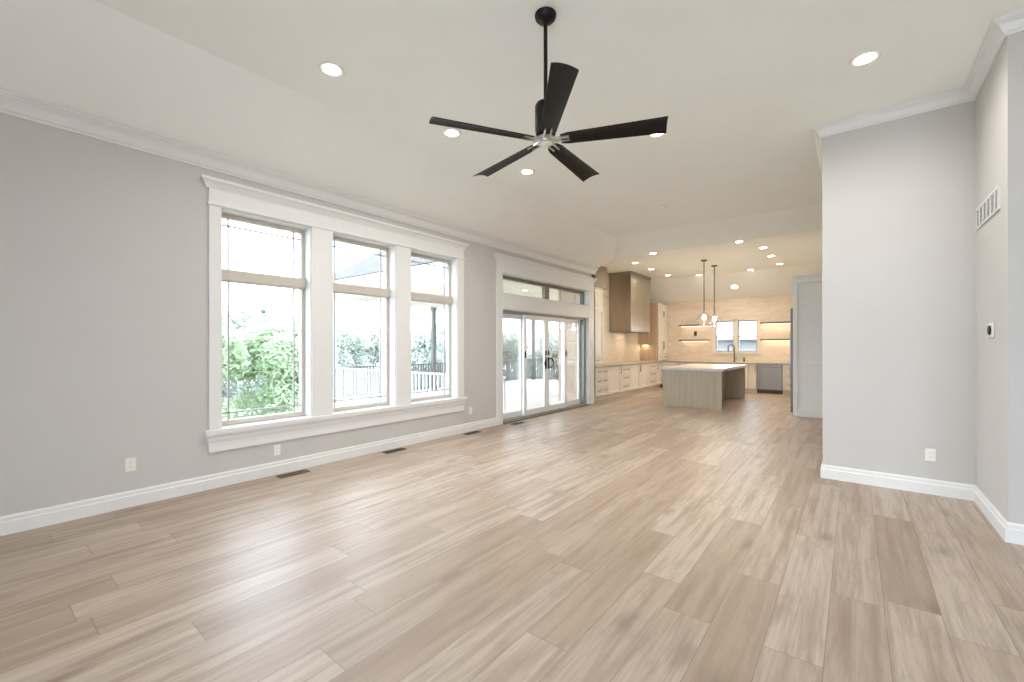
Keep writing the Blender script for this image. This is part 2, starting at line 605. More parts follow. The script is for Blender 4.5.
holes = [(a, b, WZ0 - 0.05, WZ1) for a, b in WIN] + [(DY0, DY1, 0.0, DZ1), (DY0, DY1, TZ0, TZ1)]
tag(wall_mesh('X', XL, XLO, Y0, YK, 0.0, 3.75, holes).build('wall_left', M_WALL),
    'long pale grey wall with the three windows and the sliding glass door', 'wall', kind='structure')
tag(MB().box(XKO, XL - 0.0, YK - 0.17, YK - 0.001, 0, 3.75).build('wall_jog', M_BRICK),
    'tan stone outside wall seen through the rightmost sliding door panel', 'wall', kind='structure')
tag(MB().box(XKO, XK, YK, YBO, 0, 3.6).build('wall_kitchen_left', M_STONE),
    'tan stone clad kitchen wall behind the range hood', 'wall', kind='structure')
KW = [(-3.53, -2.99), (-2.87, -2.33)]
KZ0, KZ1 = 1.19, 2.19
tag(wall_mesh('Y', YB, YBO, XK, X1, 0, 3.6, [(a, b, KZ0, KZ1) for a, b in KW]).build('wall_kitchen_back', M_STONE),
    'tan veined stone wall at the back of the kitchen with shelves and two windows', 'wall', kind='structure')
mb = MB()
mb.sweep([(0, 0), (0, 3.75), (-0.14, 3.75), (-0.14, 0)],
         [(X1, YT), (XT, YT), (XT, YS), (XR, YS), (XR, YB)])
tag(mb.build('wall_right', M_WALL), 'pale grey wall on the right with the return grille and thermostat', 'wall', kind='structure')
# walls behind the camera; wide openings added to let in extra daylight
BH = [(-1.4, 0.0, 0.1, 2.4), (0.3, 1.9, 0.1, 2.4), (2.2, 3.8, 0.1, 2.4)]
tag(wall_mesh('Y', Y0, Y0 - 0.2, XLO, X1 + 0.2, 0, 3.75, BH).build('wall_back', M_WALL),
    'wall behind the camera with tall openings added to let in daylight', 'wall', kind='structure')
RH = []
tag(wall_mesh('X', X1, X1 + 0.2, Y0, YT + 0.14, 0, 3.75, RH).build('wall_side', M_WALL),
    'side wall out of view on the right', 'wall', kind='structure')

# ceiling: flat field, sloped side over the windows, slope towards the kitchen, kitchen field and its back slope
XS = -3.95


def zslope(x):
    return ZW + (x - XL) * (ZM - ZW) / (XS - XL)


ZE = 3.475                      # lower edge of the slope towards the kitchen
XC = XL + (ZE - ZW) * (XS - XL) / (ZM - ZW)
YF = 8.60
YKS = 13.98
ZB = 2.905
ce = MB()
e = 0.2
ce.quad([(XS, Y0 - e, ZM), (X1 + e, Y0 - e, ZM), (X1 + e, YF, ZM), (XS, YF, ZM)])
ce.quad([(XL - e, Y0 - e, zslope(XL - e)), (XS, Y0 - e, ZM), (XS, YF, ZM), (XC, YK, ZE), (XL - e, YK, zslope(XL - e))])
ce.quad([(XS, YF, ZM), (X1 + e, YF, ZM), (X1 + e, YK, ZE), (XC, YK, ZE)])
ce.quad([(XKO, YK, ZK), (X1 + e, YK, ZK), (X1 + e, YKS, ZK), (XKO, YKS, ZK)])
kb = ZB - (YBO - YB) * (ZK - ZB) / (YB - YKS)
ce.quad([(XKO, YKS, ZK), (X1 + e, YKS, ZK), (X1 + e, YBO, kb), (XKO, YBO, kb)])
ce.quad([(XL - e, YK, zslope(XL - e)), (XC, YK, ZE), (X1 + e, YK, ZE), (X1 + e, YK, ZK), (XL - e, YK, ZK)])
bmesh.ops.remove_doubles(ce.bm, verts=ce.bm.verts[:], dist=1e-4)
ceiling = ce.build('ceiling', M_CEIL)
tag(ceiling, 'off white vaulted ceiling with a sloped side above the windows', 'ceiling', kind='structure')

# baseboards and crown
BASE = [(0, 0), (0.019, 0), (0.019, 0.095), (0.013, 0.102), (0.013, 0.125), (0.007, 0.14), (0, 0.14)]
BASEW = 'baseboard'
tag(MB().sweep(BASE, [(XL, 5.80), (XL, Y0)]).build('baseboard_left', M_TRIM),
    'white stepped baseboard under the three windows', BASEW, kind='structure')
tag(MB().sweep(BASE, [(X1, YT), (XT, YT), (XT, YS), (XR, YS), (XR, 10.18)]).build('baseboard_right', M_TRIM),
    'white stepped baseboard around the right hand walls', BASEW, kind='structure')


def crown_prof(z0, z1, d):
    h = z1 - z0
    return [(0, z0), (0.012, z0), (0.016, z0 + 0.12 * h), (0.026, z0 + 0.18 * h), (0.034, z0 + 0.34 * h), (0.55 * d, z0 + 0.62 * h),
            (0.86 * d, z0 + 0.80 * h), (0.88 * d, z0 + 0.88 * h), (d, z0 + 0.9 * h), (d, z1), (0, z1)]


tag(MB().sweep(crown_prof(3.12, 3.262, 0.09), [(XL, YK), (XL, Y0)]).build('trim_1', M_TRIM),
    'crown molding along the top of the window wall', 'molding', kind='structure')
tag(MB().sweep(crown_prof(3.585, 3.69, 0.09), [(X1, YT), (XT, YT), (XT, YS), (XR, YS), (XR, 8.6)]).build('trim_2', M_TRIM),
    'crown molding around the top of the right hand walls', 'molding', kind='structure')

# window casing: side boards, mullion boards, built-up head; stool and apron as its parts
mb = MB()
t = 0.022
edges = [(1.47, WIN[0][0]), (WIN[0][1], WIN[1][0]), (WIN[1][1], WIN[2][0]), (WIN[2][1], 4.985)]
for a, b in edges:
    mb.box(XL, XL + t, a, b, WZ0, WZ1 + 0.02, 0.004)
mb.box(XL, XL + t + 0.012, 1.455, 5.0, WZ1, WZ1 + 0.03, 0.005)
mb.box(XL, XL + t, 1.47, 4.985, WZ1 + 0.028, 2.985, 0.003)
casing = mb.build('trim_3', M_TRIM)
tag(casing, 'white casing boards framing the three windows', 'window casing', kind='structure')
mb = MB()
mb.sweep([(0, 2.94), (0.024, 2.94), (0.03, 2.955), (0.045, 2.985), (0.062, 3.005), (0.068, 3.008), (0.068, 3.035), (0, 3.035)],
         [(XL - 0.05, 4.985), (XL, 4.985), (XL, 1.47), (XL - 0.05, 1.47)])
mb.build('head_cornice', M_TRIM, casing)
mb = MB()
for a, b in WIN:
    mb.box(XL - 0.20, XL - 0.001, a, b, WZ0 - 0.05, WZ0 - 0.002)
mb.sweep([(0, 0.50), (0.040, 0.50), (0.052, 0.525), (0.056, 0.545), (0.056, WZ0 - 0.006), (0.050, WZ0), (0, WZ0)],
         [(XL - 0.05, 4.965), (XL, 4.965), (XL, 1.49), (XL - 0.05, 1.49)])
mb.build('window_sill', M_TRIM, casing)
mb = MB()
mb.sweep([(0, 0.35), (0.014, 0.35), (0.020, 0.36), (0.020, 0.41), (0.024, 0.445), (0.034, 0.475), (0.040, 0.499), (0, 0.499)],
         [(XL - 0.05, 4.965), (XL, 4.965), (XL, 1.49), (XL - 0.05, 1.49)])
mb.build('apron', M_TRIM, casing)
# painted jamb linings of the openings
mb = MB()
for a, b in WIN:
    mb.box(XL - 0.13, XL + 0.004, a - 0.001, a + 0.012, WZ0, WZ1)
    mb.box(XL - 0.13, XL + 0.004, b - 0.012, b + 0.001, WZ0, WZ1)
    mb.box(XL - 0.13, XL + 0.004, a, b, WZ1 - 0.012, WZ1 + 0.001)
mb.build('jamb_lining', M_TRIM, casing)


def living_window(idx, a, b, label):
    a += 0.012
    b -= 0.012
    xo, xi = XL - 0.20, XL - 0.13
    mb = MB()
    f = 0.035
    z0, z1 = WZ0, WZ1 - 0.012
    mb.box(xo, xi, a, a + f, z0, z1, 0.004)
    mb.box(xo, xi, b - f, b, z0, z1, 0.004)
    mb.box(xo, xi, a + f, b - f, z0, z0 + 0.05, 0.004)
    mb.box(xo, xi, a + f, b - f, z1 - 0.045, z1, 0.004)
    w = tag(mb.build('window_%d' % idx, M_SASH), label, 'window', kind='structure')
    mb = MB()
    mb.box(xo + 0.005, xi + 0.045, a, b, 2.06, 2.185, 0.012)
    mb.build('meeting_rail', M_SASH, w)
    gx = XL - 0.165
    mb = MB()
    mb.box(gx - 0.003, gx + 0.003, a + f, b - f, z0 + 0.05, 2.06)
    mb.build('glass_pane', M_GLASS, w)
    mb = MB()
    mb.box(gx - 0.003, gx + 0.003, a + f, b - f, 2.185, z1 - 0.045)
    mb.build('glass_pane', M_GLASS, w)
    mb = MB()
    q = 0.075
    r = 0.008
    for yy in (a + f + q, b - f - q):
        mb.box(gx - 0.008, gx + 0.008, yy - r, yy + r, z0 + 0.05, 2.06)
        mb.box(gx - 0.008, gx + 0.008, yy - r, yy + r, 2.185, z1 - 0.045)
    mb.box(gx - 0.008, gx + 0.008, a + f, b - f, z0 + 0.05 + q - r, z0 + 0.05 + q + r)
    mb.box(gx - 0.008, gx + 0.008, a + f, b - f, z1 - 0.045 - q - r, z1 - 0.045 - q + r)
    mb.build('muntin_grid', M_MUNTIN, w)
    portal('sky_portal', (XLO - 0.02, (a + b) / 2, (z0 + z1) / 2), (0, -math.pi / 2, 0), z1 - z0, b - a)
    return w


living_window(1, *WIN[0], 'leftmost tall window, bright green trees behind its glass')
living_window(2, *WIN[1], 'middle tall window of the three, porch roof slope in its upper pane')
living_window(3, *WIN[2], 'rightmost tall window of the three, nearest the sliding door')

# door casing
mb = MB()
for a, b in ((5.80, DY0), (DY1, 9.44)):
    mb.box(XL, XL + t, a, b, 0, TZ1 + 0.02, 0.004)
mb.box(XL, XL + t, DY0, DY1, DZ1, TZ0, 0.004)
mb.box(XL, XL + t + 0.012, 5.785, 9.45, TZ1, TZ1 + 0.03, 0.005)
for zz in (2.79, 2.86):
    mb.box(XL, XL + t + 0.007, 5.795, 9.445, zz, zz + 0.014, 0.004)
mb.box(XL, XL + t, 5.80, 9.44, TZ1 + 0.028, 2.97, 0.003)
dcase = tag(mb.build('trim_4', M_TRIM), 'white casing around the sliding door and its transom', 'door casing', kind='structure')
mb = MB()
mb.sweep([(0, 2.93), (0.024, 2.93), (0.03, 2.945), (0.045, 2.97), (0.062, 2.99), (0.066, 3.02), (0, 3.02)],
         [(XL - 0.05, 9.44), (XL, 9.44), (XL, 5.80), (XL - 0.05, 5.80)])
mb.build('head_cornice', M_TRIM, dcase)
mb = MB()
for z0, z1 in ((0, DZ1), (TZ0, TZ1)):
    mb.box(XL - 0.10, XL + 0.004, DY0 - 0.001, DY0 + 0.012, z0, z1)
    mb.box(XL - 0.10, XL + 0.004, DY1 - 0.012, DY1 + 0.001, z0, z1)
    mb.box(XL - 0.10, XL + 0.004, DY0, DY1, z1 - 0.012, z1 + 0.001)
mb.box(XL - 0.10, XL + 0.03, DY0, DY1, TZ0 - 0.001, TZ0 + 0.014)
mb.build('jamb_lining', M_TRIM, dcase)

# transom light above the door
a, b = DY0 + 0.012, DY1 - 0.012
mb = MB()
xo, xi = XL - 0.18, XL - 0.10
mb.box(xo, xi, a, b, TZ1 - 0.07, TZ1 - 0.012, 0.004)
mb.box(xo, xi, a, b, TZ0 + 0.014, TZ0 + 0.03, 0.003)
mb.box(xo, xi, a, a + 0.03, TZ0 + 0.03, TZ1 - 0.07)
mb.box(xo, xi, b - 0.05, b, TZ0 + 0.03, TZ1 - 0.07)
mb.box(xo, xi, 7.50, 7.66, TZ0 + 0.03, TZ1 - 0.07, 0.004)
M_DSASH = mat('dark_taupe_transom_frame', (0.17, 0.15, 0.115), 0.45)
tr = tag(mb.build('window_4', M_DSASH), 'low transom window above the sliding door', 'window', kind='structure')
for y0, y1 in ((a + 0.03, 7.50), (7.66, b - 0.05)):
    MB().box(XL - 0.143, XL - 0.137, y0, y1, TZ0 + 0.03, TZ1 - 0.07).build('glass_pane', M_GLASS, tr)

# sliding door: track frame and four glazed panels
mb = MB()
mb.box(XL - 0.20, XL - 0.05, a, b, 0.0, 0.035, 0.004)
mb.box(XL - 0.20, XL - 0.06, a, b, DZ1 - 0.055, DZ1 - 0.012, 0.004)
mb.box(XL - 0.20, XL - 0.06, a, a + 0.02, 0.035, DZ1 - 0.055)
mb.box(XL - 0.20, XL - 0.06, b - 0.10, b, 0.035, DZ1 - 0.055)
M_TRACK = mat('grey_green_door_track', (0.30, 0.305, 0.285), 0.4, metal=0.3)
door = tag(mb.build('door_1', M_TRACK), 'wide white four panel sliding glass door to the deck', 'door', kind='structure')
ya, yb = a + 0.02, b - 0.10
q = (yb - ya) / 4
for i in range(4):
    inner = i in (1, 2)
    xc = XL - 0.10 if inner else XL - 0.165
    y0 = ya + q * i - (0.03 if i in (1, 3) else 0)
    y1 = ya + q * (i + 1) + (0.03 if i in (0, 2) else 0)
    if i == 2:
        y0 += 0.002
    fw = 0.085
    mb = MB()
    mb.box(xc - 0.022, xc + 0.022, y0, y0 + fw, 0.036, DZ1 - 0.056, 0.005)
    mb.box(xc - 0.022, xc + 0.022, y1 - fw, y1, 0.036, DZ1 - 0.056, 0.005)
    mb.box(xc - 0.022, xc + 0.022, y0 + fw, y1 - fw, 0.036, 0.15, 0.005)
    mb.box(xc - 0.022, xc + 0.022, y0 + fw, y1 - fw, DZ1 - 0.15, DZ1 - 0.056, 0.005)
    pn = mb.build('door_panel', M_DOORW, door)
    MB().box(xc - 0.004, xc + 0.004, y0 + fw, y1 - fw, 0.15, DZ1 - 0.15).build('glass_pane', M_GLASS, pn)
    if inner:
        hy = (y1 - 0.045) if i == 1 else (y0 + 0.045)
        sg = 1 if i == 2 else -1
        mb = MB()
        hx = xc + 0.022
        mb.box(hx, hx + 0.012, hy - 0.022, hy + 0.022, 0.92, 1.16, 0.004)
        mb.tube([(hx + 0.008, hy, 0.94), (hx + 0.05, hy + sg * 0.07, 0.955), (hx + 0.055, hy + sg * 0.115, 1.04),
                 (hx + 0.05, hy + sg * 0.07, 1.125), (hx + 0.008, hy, 1.14)], 0.015, 8)
        mb.build('door_handle', M_BLACK, pn)
        MB().box(hx, hx + 0.014, hy - 0.02, hy + 0.02, 1.20, 1.30, 0.004).build('lock', M_BLACK, pn)
        py = (y0 + 0.03) if i == 1 else (y1 - 0.03)
        MB().box(xc + 0.02, xc + 0.04, py - 0.016, py + 0.016, 1.16, 1.29, 0.004).build('latch', M_BLACK, pn)
MB().box(XL - 0.05, XL + 0.055, DY0, DY1, 0.0, 0.022, 0.006).build('threshold', M_SILL, door)
portal('sky_portal', (XLO - 0.02, (DY0 + DY1) / 2, 1.03), (0, -math.pi / 2, 0), 2.0, 3.1)

# kitchen windows
for n, (a, b) in enumerate(KW):
    mb = MB()
    yy0, yy1 = YB + 0.06, YB + 0.12
    mb.box(a, a + 0.035, yy0, yy1, KZ0, KZ1)
    mb.box(b - 0.035, b, yy0, yy1, KZ0, KZ1)
    mb.box(a + 0.035, b - 0.035, yy0, yy1, KZ0, KZ0 + 0.04)
    mb.box(a + 0.035, b - 0.035, yy0, yy1, KZ1 - 0.04, KZ1)
    mb.box(a + 0.035, b - 0.035, yy0 - 0.01, yy1, 1.665, 1.71)
    M_KS = MATS.get('grey_kitchen_sash') or mat('grey_kitchen_sash', (0.42, 0.41, 0.39), 0.4)
    w = tag(mb.build('window_%d' % (5 + n), M_KS),
            ('left' if n == 0 else 'right') + ' one of the two small windows above the kitchen sink', 'window', kind='structure')
    for z0, z1 in ((KZ0 + 0.04, 1.665), (1.71, KZ1 - 0.04)):
        MB().box(a + 0.035, b - 0.035, YB + 0.088, YB + 0.094, z0, z1).build('glass_pane', M_GLASS, w)
    portal('sky_portal', ((a + b) / 2, YBO + 0.02, 1.69), (-math.pi / 2, 0, 0), 0.5, 0.95)
mb = MB()
for x0, x1 in ((-3.60, -3.53), (-2.99, -2.87), (-2.33, -2.26)):
    mb.box(x0, x1, YB - 0.018, YB, KZ0 - 0.05, KZ1 + 0.05, 0.003)
mb.box(-3.53, -2.33, YB - 0.018, YB, KZ1, KZ1 + 0.05, 0.003)
mb.box(-3.62, -2.24, YB - 0.035, YB, KZ0 - 0.06, KZ0, 0.004)
tag(mb.build('trim_5', M_CAB), 'cream casing around the pair of kitchen windows', 'window casing', kind='structure')

for (a, b, z0, z1) in BH:
    portal('sky_portal', ((a + b) / 2, Y0 - 0.22, (z0 + z1) / 2), (math.pi / 2, 0, 0), b - a, z1 - z0)
for (a, b, z0, z1) in RH:
    portal('sky_portal', (X1 + 0.22, (a + b) / 2, (z0 + z1) / 2), (0, math.pi / 2, 0), z1 - z0, b - a)

# ------------------------------------------------------------------ ceiling fan
FX, FY, FZ = -1.673, 2.504, 2.828
fan = tag(empty('ceiling_fan', (FX, FY, ZM)), 'black five blade ceiling fan hanging on a long rod', 'ceiling fan')
dz = FZ - ZM
MB().lathe([(0, 0), (0.074, 0), (0.075, -0.008), (0.070, -0.027), (0.054, -0.044), (0.03, -0.053), (0.02, -0.06), (0, -0.06)]).build('canopy', M_FAN, fan, True)
MB().tube([(0, 0, -0.055), (0, 0, dz + 0.24)], 0.0135, 14).build('downrod', M_FAN, fan, True)
MB().lathe([(0, dz + 0.255), (0.04, dz + 0.255), (0.062, dz + 0.246), (0.074, dz + 0.225), (0.076, dz + 0.06), (0.068, dz + 0.03),
            (0.045, dz + 0.015), (0, dz + 0.015)]).build('motor_housing', M_FAN, fan, True)
MB().lathe([(0, dz + 0.012), (0.052, dz + 0.012), (0.056, dz), (0.053, dz - 0.022), (0.045, dz - 0.03), (0, dz - 0.03)]).build('hub', M_CHROME, fan, True)
MB().lathe([(0, dz - 0.031), (0.042, dz - 0.031), (0.04, dz - 0.038), (0.025, dz - 0.044), (0, dz - 0.046)]).build('light_lens', mat('frosted_lens', (0.75, 0.75, 0.74), 0.4), fan, True)
M_BLADE.node_tree.nodes['Principled BSDF'].inputs['Specular IOR Level'].default_value = 0.22
FA = 0.3986
for i in range(5):
    th = FA - i * 2 * math.pi / 5
    mb = MB()
    pitch = math.tan(math.radians(13))
    NS, NW = 14, 8
    grid = []
    for side in (0, 1):
        rows = []
        for s in range(NS + 1):
            u = s / NS
            r = 0.105 + u * (0.795 - 0.105)
            w = 0.098 + 0.045 * u
            if s == 0:
                w *= 0.8
            rows.append([mb.bm.verts.new((r, (k / NW - 0.5) * w,
                                          -(k / NW - 0.5) * w * pitch - 0.05 * (k / NW - 0.5) ** 2 + (0.004 if side else -0.004)))
                         for k in range(NW + 1)])
        grid.append(rows)
    for side in (0, 1):
        for s in range(NS):
            for k in range(NW):
                mb.bm.faces.new((grid[side][s][k], grid[side][s + 1][k], grid[side][s + 1][k + 1], grid[side][s][k + 1]))
    for s in range(NS):
        for k in (0, NW):
            mb.bm.faces.new((grid[0][s][k], grid[0][s + 1][k], grid[1][s + 1][k], grid[1][s][k]))
    for k in range(NW):
        for s in (0, NS):
            mb.bm.faces.new((grid[0][s][k], grid[0][s][k + 1], grid[1][s][k + 1], grid[1][s][k]))
    bl = mb.build('blade', M_BLADE, fan, True)
    bl.location = (0, 0, dz)
    bl.rotation_euler = (0, 0, th)
    mb = MB()
    for sg in (-1, 1):
        mb.box(0.05, 0.165, sg * 0.021 - 0.005, sg * 0.021 + 0.005, -0.022, -0.004, 0.002)
    mb.box(0.04, 0.08, -0.028, 0.028, -0.02, -0.006, 0.003)
    mb.build('blade_bracket', M_CHROME, bl)

# ------------------------------------------------------------------ recessed lights
def downlight(x, y, z, label, group, power, r=0.082, tilt=None, warm=(1.0, 0.89, 0.75)):
    r *= 1.26
    o = tag(empty('recessed_light', (x, y, z)), label, 'ceiling light', group)
    if tilt:
        o.rotation_euler = tilt
    MB().lathe([(r, -0.001), (r, -0.006), (r * 0.93, -0.010), (r * 0.86, -0.010), (r * 0.66, -0.004), (r * 0.64, -0.001)], close=True).build('trim_ring', M_BAFFLE, o, True)
    MB().lathe([(0, -0.002), (r * 0.65, -0.002), (r * 0.63, -0.004), (0, -0.005)]).build('lens', M_LENS, o, True)
    lamp('downlight_lamp', 'SPOT', (0, 0, -0.02), power, warm, o, spot_size=math.radians(172), spot_blend=1.0, shadow_soft_size=0.05)
    return o


P_MAIN, P_KIT = 42.0, 17.0
G1, G2 = 'recessed lights in the main ceiling', 'recessed lights in the kitchen ceiling'
for x, y, l in [(-3.39, 1.89, 'recessed ceiling light at the upper left, nearest above the left window'),
                (-3.39, 3.26, 'recessed ceiling light just under the tip of the left fan blade'),
                (-3.37, 4.60, 'recessed ceiling light seen below the fan hub between two lower blades'),
                (-1.66, 4.64, 'recessed ceiling light half hidden behind the right fan blade'),
                (0.073, 4.48, 'recessed ceiling light at the upper right by the crown molding')]:
    downlight(x, y, ZM, l, G1, P_MAIN, warm=(1.0, 0.96, 0.90))
for x, y, l in [(-3.660, 9.961, 'kitchen ceiling light first beyond the dropped edge, left of the pendants'),
                (-1.863, 9.971, 'kitchen ceiling light first beyond the dropped edge, right of the pendants'),
                (-4.443, 10.810, 'kitchen ceiling light right above the near corner of the range hood'),
                (-4.453, 11.977, 'middle light of the kitchen ceiling row beside the range hood'),
                (-4.433, 13.308, 'far light of the kitchen ceiling row beside the range hood'),
                (-1.561, 10.913, 'nearest of three kitchen ceiling lights running back above the refrigerator side'),
                (-1.556, 12.039, 'middle of three kitchen ceiling lights running back above the refrigerator side'),
                (-1.525, 13.329, 'farthest of three kitchen ceiling lights running back above the refrigerator side'),
                (-3.685, 13.871, 'kitchen ceiling light just left of the nearer pendant rod'),
                (-2.293, 13.851, 'kitchen ceiling light at the back, right of both pendant rods')]:
    downlight(x, y, ZK, l, G2, P_KIT)
sl = math.atan2(ZK - ZB, YB - YKS)
ys = 14.62
downlight(-2.86, ys, ZK - (ys - YKS) * math.tan(sl), 'bright round light on the sloped kitchen ceiling above the sink windows', G2, P_KIT, r=0.10, tilt=(-sl, 0, 0))

sd = MB().lathe([(0, -0.028), (0.03, -0.028), (0.052, -0.022), (0.058, -0.006), (0.062, 0), (0, 0)])
o = sd.build('smoke_detector', M_TRIM, None, True, (-2.47, 7.18, ZM))
tag(o, 'small round white smoke detector on the ceiling before the kitchen', 'smoke detector')
MB().lathe([(0.018, -0.034), (0.02, -0.030), (0, -0.028), (0, -0.034)]).build('sensor_cap', M_BAFFLE, o, True)

# ------------------------------------------------------------------ wall fittings
def outlet(name, loc, face, label):
    """duplex outlet; built facing +X, then turned"""
    o = tag(empty(name, loc, {'X': 0, '-Y': -math.pi / 2}[face]), label, 'outlet')
    MB().box(0, 0.006, -0.036, 0.036, -0.058, 0.058, 0.003).build('cover_plate', M_PLATE, o)
    for s in (-1, 1):
        f = MB().lathe([(0, 0.0), (0.0165, 0.0), (0.0165, 0.003), (0, 0.003)], seg=18).build('socket', M_PLATE, o)
        f.location = (0.0055, 0, s * 0.02)
        f.rotation_euler = (0, math.pi / 2, 0)
        mb = MB()
        for yy in (-0.006, 0.006):
            mb.box(0.003, 0.0036, yy - 0.0012, yy + 0.0012, -0.004, 0.006)
        sl_ = mb.build('slots', M_SLOT, f)
        sl_.rotation_euler = (0, -math.pi / 2, 0)
    return o


outlet('wall_outlet', (XL, 0.89, 0.365), 'X', 'cream wall outlet low on the wall left of the windows')
outlet('wall_outlet', (XL, 2.11, 0.262), 'X', 'cream wall outlet under the leftmost window sill')
outlet('wall_outlet', (XL, 5.15, 0.33), 'X', 'cream wall outlet between the right window and the sliding door')
outlet('wall_outlet', (0.56, YS, 0.366), '-Y', 'white wall outlet low on the short wall at the right')

# return air grille on the thermostat wall
g = tag(empty('return_air_grille', (XT, 0, 0)), 'white louvered return air grille high on the right wall', 'air vent')
y0, y1, z0, z1 = 4.78, 5.55, 2.405, 2.59
mb = MB()
mb.box(-0.012, 0, y0, y1, z0, z0 + 0.022, 0.003)
mb.box(-0.012, 0, y0, y1, z1 - 0.022, z1, 0.003)
mb.box(-0.012, 0, y0, y0 + 0.022, z0 + 0.022, z1 - 0.022)
mb.box(-0.012, 0, y1 - 0.022, y1, z0 + 0.022, z1 - 0.022)
for k in range(1, 6):
    yy = y0 + (y1 - y0) * k / 6
    mb.box(-0.012, 0, yy - 0.008, yy + 0.008, z0 + 0.022, z1 - 0.022)
mb.build('frame', M_TRIM, g)
mb = MB()
for k in range(9):
    zz = z0 + 0.03 + k * 0.0155
    mb.quad([(-0.010, y0 + 0.02, zz), (-0.010, y1 - 0.02, zz), (-0.002, y1 - 0.02, zz + 0.014), (-0.002, y0 + 0.02, zz + 0.014)])
mb.build('louvers', M_TRIM, g)
MB().box(-0.0015, -0.0005, y0 + 0.02, y1 - 0.02, z0 + 0.02, z1 - 0.02).build('backing', mat('grille_shadow_grey', (0.66, 0.65, 0.64), 0.8), g)

th = tag(empty('thermostat', (XT, 5.03, 1.51)), 'white thermostat with a dark oval face on the right wall', 'thermostat')
MB().box(-0.012, 0, -0.075, 0.075, -0.06, 0.06, 0.006).build('wall_plate', M_TRIM, th)
d = MB().lathe([(0, 0.012), (0.03, 0.012), (0.037, 0.008), (0.038, 0), (0, 0)], seg=26).build('dial', M_BLACK, th, True)
d.location = (-0.012, 0, 0)
d.rotation_euler = (0, -math.pi / 2, 0)


def floor_vent(x, y, lx, ly, label):
    o = tag(empty('floor_register', (x, y, 0)), label, 'floor vent', 'floor registers along the window wall')
    mb = MB()
    mb.box(-lx / 2, lx / 2, -ly / 2, -ly / 2 + 0.015, 0.0005, 0.006)
    mb.box(-lx / 2, lx / 2, ly / 2 - 0.015, ly / 2, 0.0005, 0.006)
    mb.box(-lx / 2, -lx / 2 + 0.015, -ly / 2 + 0.015, ly / 2 - 0.015, 0.0005, 0.006)
    mb.box(lx / 2 - 0.015, lx / 2, -ly / 2 + 0.015, ly / 2 - 0.015, 0.0005, 0.006)
    mb.build('frame', M_VENT, o)
    mb = MB()
    n = int((ly - 0.03) / 0.02)
    for k in range(n):
        yy = -ly / 2 + 0.02 + k * 0.02
        mb.box(-lx / 2 + 0.015, lx / 2 - 0.015, yy, yy + 0.008, 0.0005, 0.004)
    mb.build('grate', M_VENT, o)
    return o


floor_vent(-4.79, 2.22, 0.11, 0.32, 'dark floor register below the leftmost window')
floor_vent(-4.79, 3.55, 0.11, 0.32, 'dark floor register below the middle window')
floor_vent(-4.79, 5.05, 0.11, 0.32, 'dark floor register right of the three windows')
floor_vent(-4.74, 6.18, 0.11, 0.32, 'dark floor register at the near end of the sliding door')

# ------------------------------------------------------------------ kitchen
def shaker(mb, face, c, u0, u1, z0, z1, fr=0.055, th=0.028):
    """shaker front: rim plus recessed panel; face '+X' plane x=c grows to +x, '-Y' plane y=c grows to -y"""
    def bx(u_0, u_1, z_0, z_1, t0, t1, bev=0.0):
        if face == '+X':
            mb.box(c + t0, c + t1, u_0, u_1, z_0, z_1, bev)
        elif face == '-X':
            mb.box(c - t1, c - t0, u_0, u_1, z_0, z_1, bev)
        else:
            mb.box(u_0, u_1, c - t1, c - t0, z_0, z_1, bev)
    fr = min(fr, (z1 - z0) * 0.28, (u1 - u0) * 0.3)
    bx(u0, u0 + fr, z0, z1, 0, th, 0.002)
    bx(u1 - fr, u1, z0, z1, 0, th, 0.002)
    bx(u0 + fr, u1 - fr, z0, z0 + fr, 0, th, 0.002)
    bx(u0 + fr, u1 - fr, z1 - fr, z1, 0, th, 0.002)
    bx(u0 + fr, u1 - fr, z0 + fr, z1 - fr, 0, th * 0.3)


def pull(face, c, u, z, length, vertical, parent):
    mb = MB()
    h = length / 2
    d0, d1 = 0.0, 0.032
    if vertical:
        pts = [(d0, u, z - h), (d1, u, z - h), (d1, u, z + h), (d0, u, z + h)]
    else:
        pts = [(d0, u - h, z), (d1, u - h, z), (d1, u + h, z), (d0, u + h, z)]
    def mp(p):
        return (c + p[0], p[1], p[2]) if face == '+X' else ((c - p[0], p[1], p[2]) if face == '-X' else (p[1], c - p[0], p[2]))
    P = [mp(p) for p in pts]
    for a, b in zip(P[:-1], P[1:]):
        mb.tube([a, b], 0.0075, 8)
    return mb.build('handle', M_PULL, parent, True)


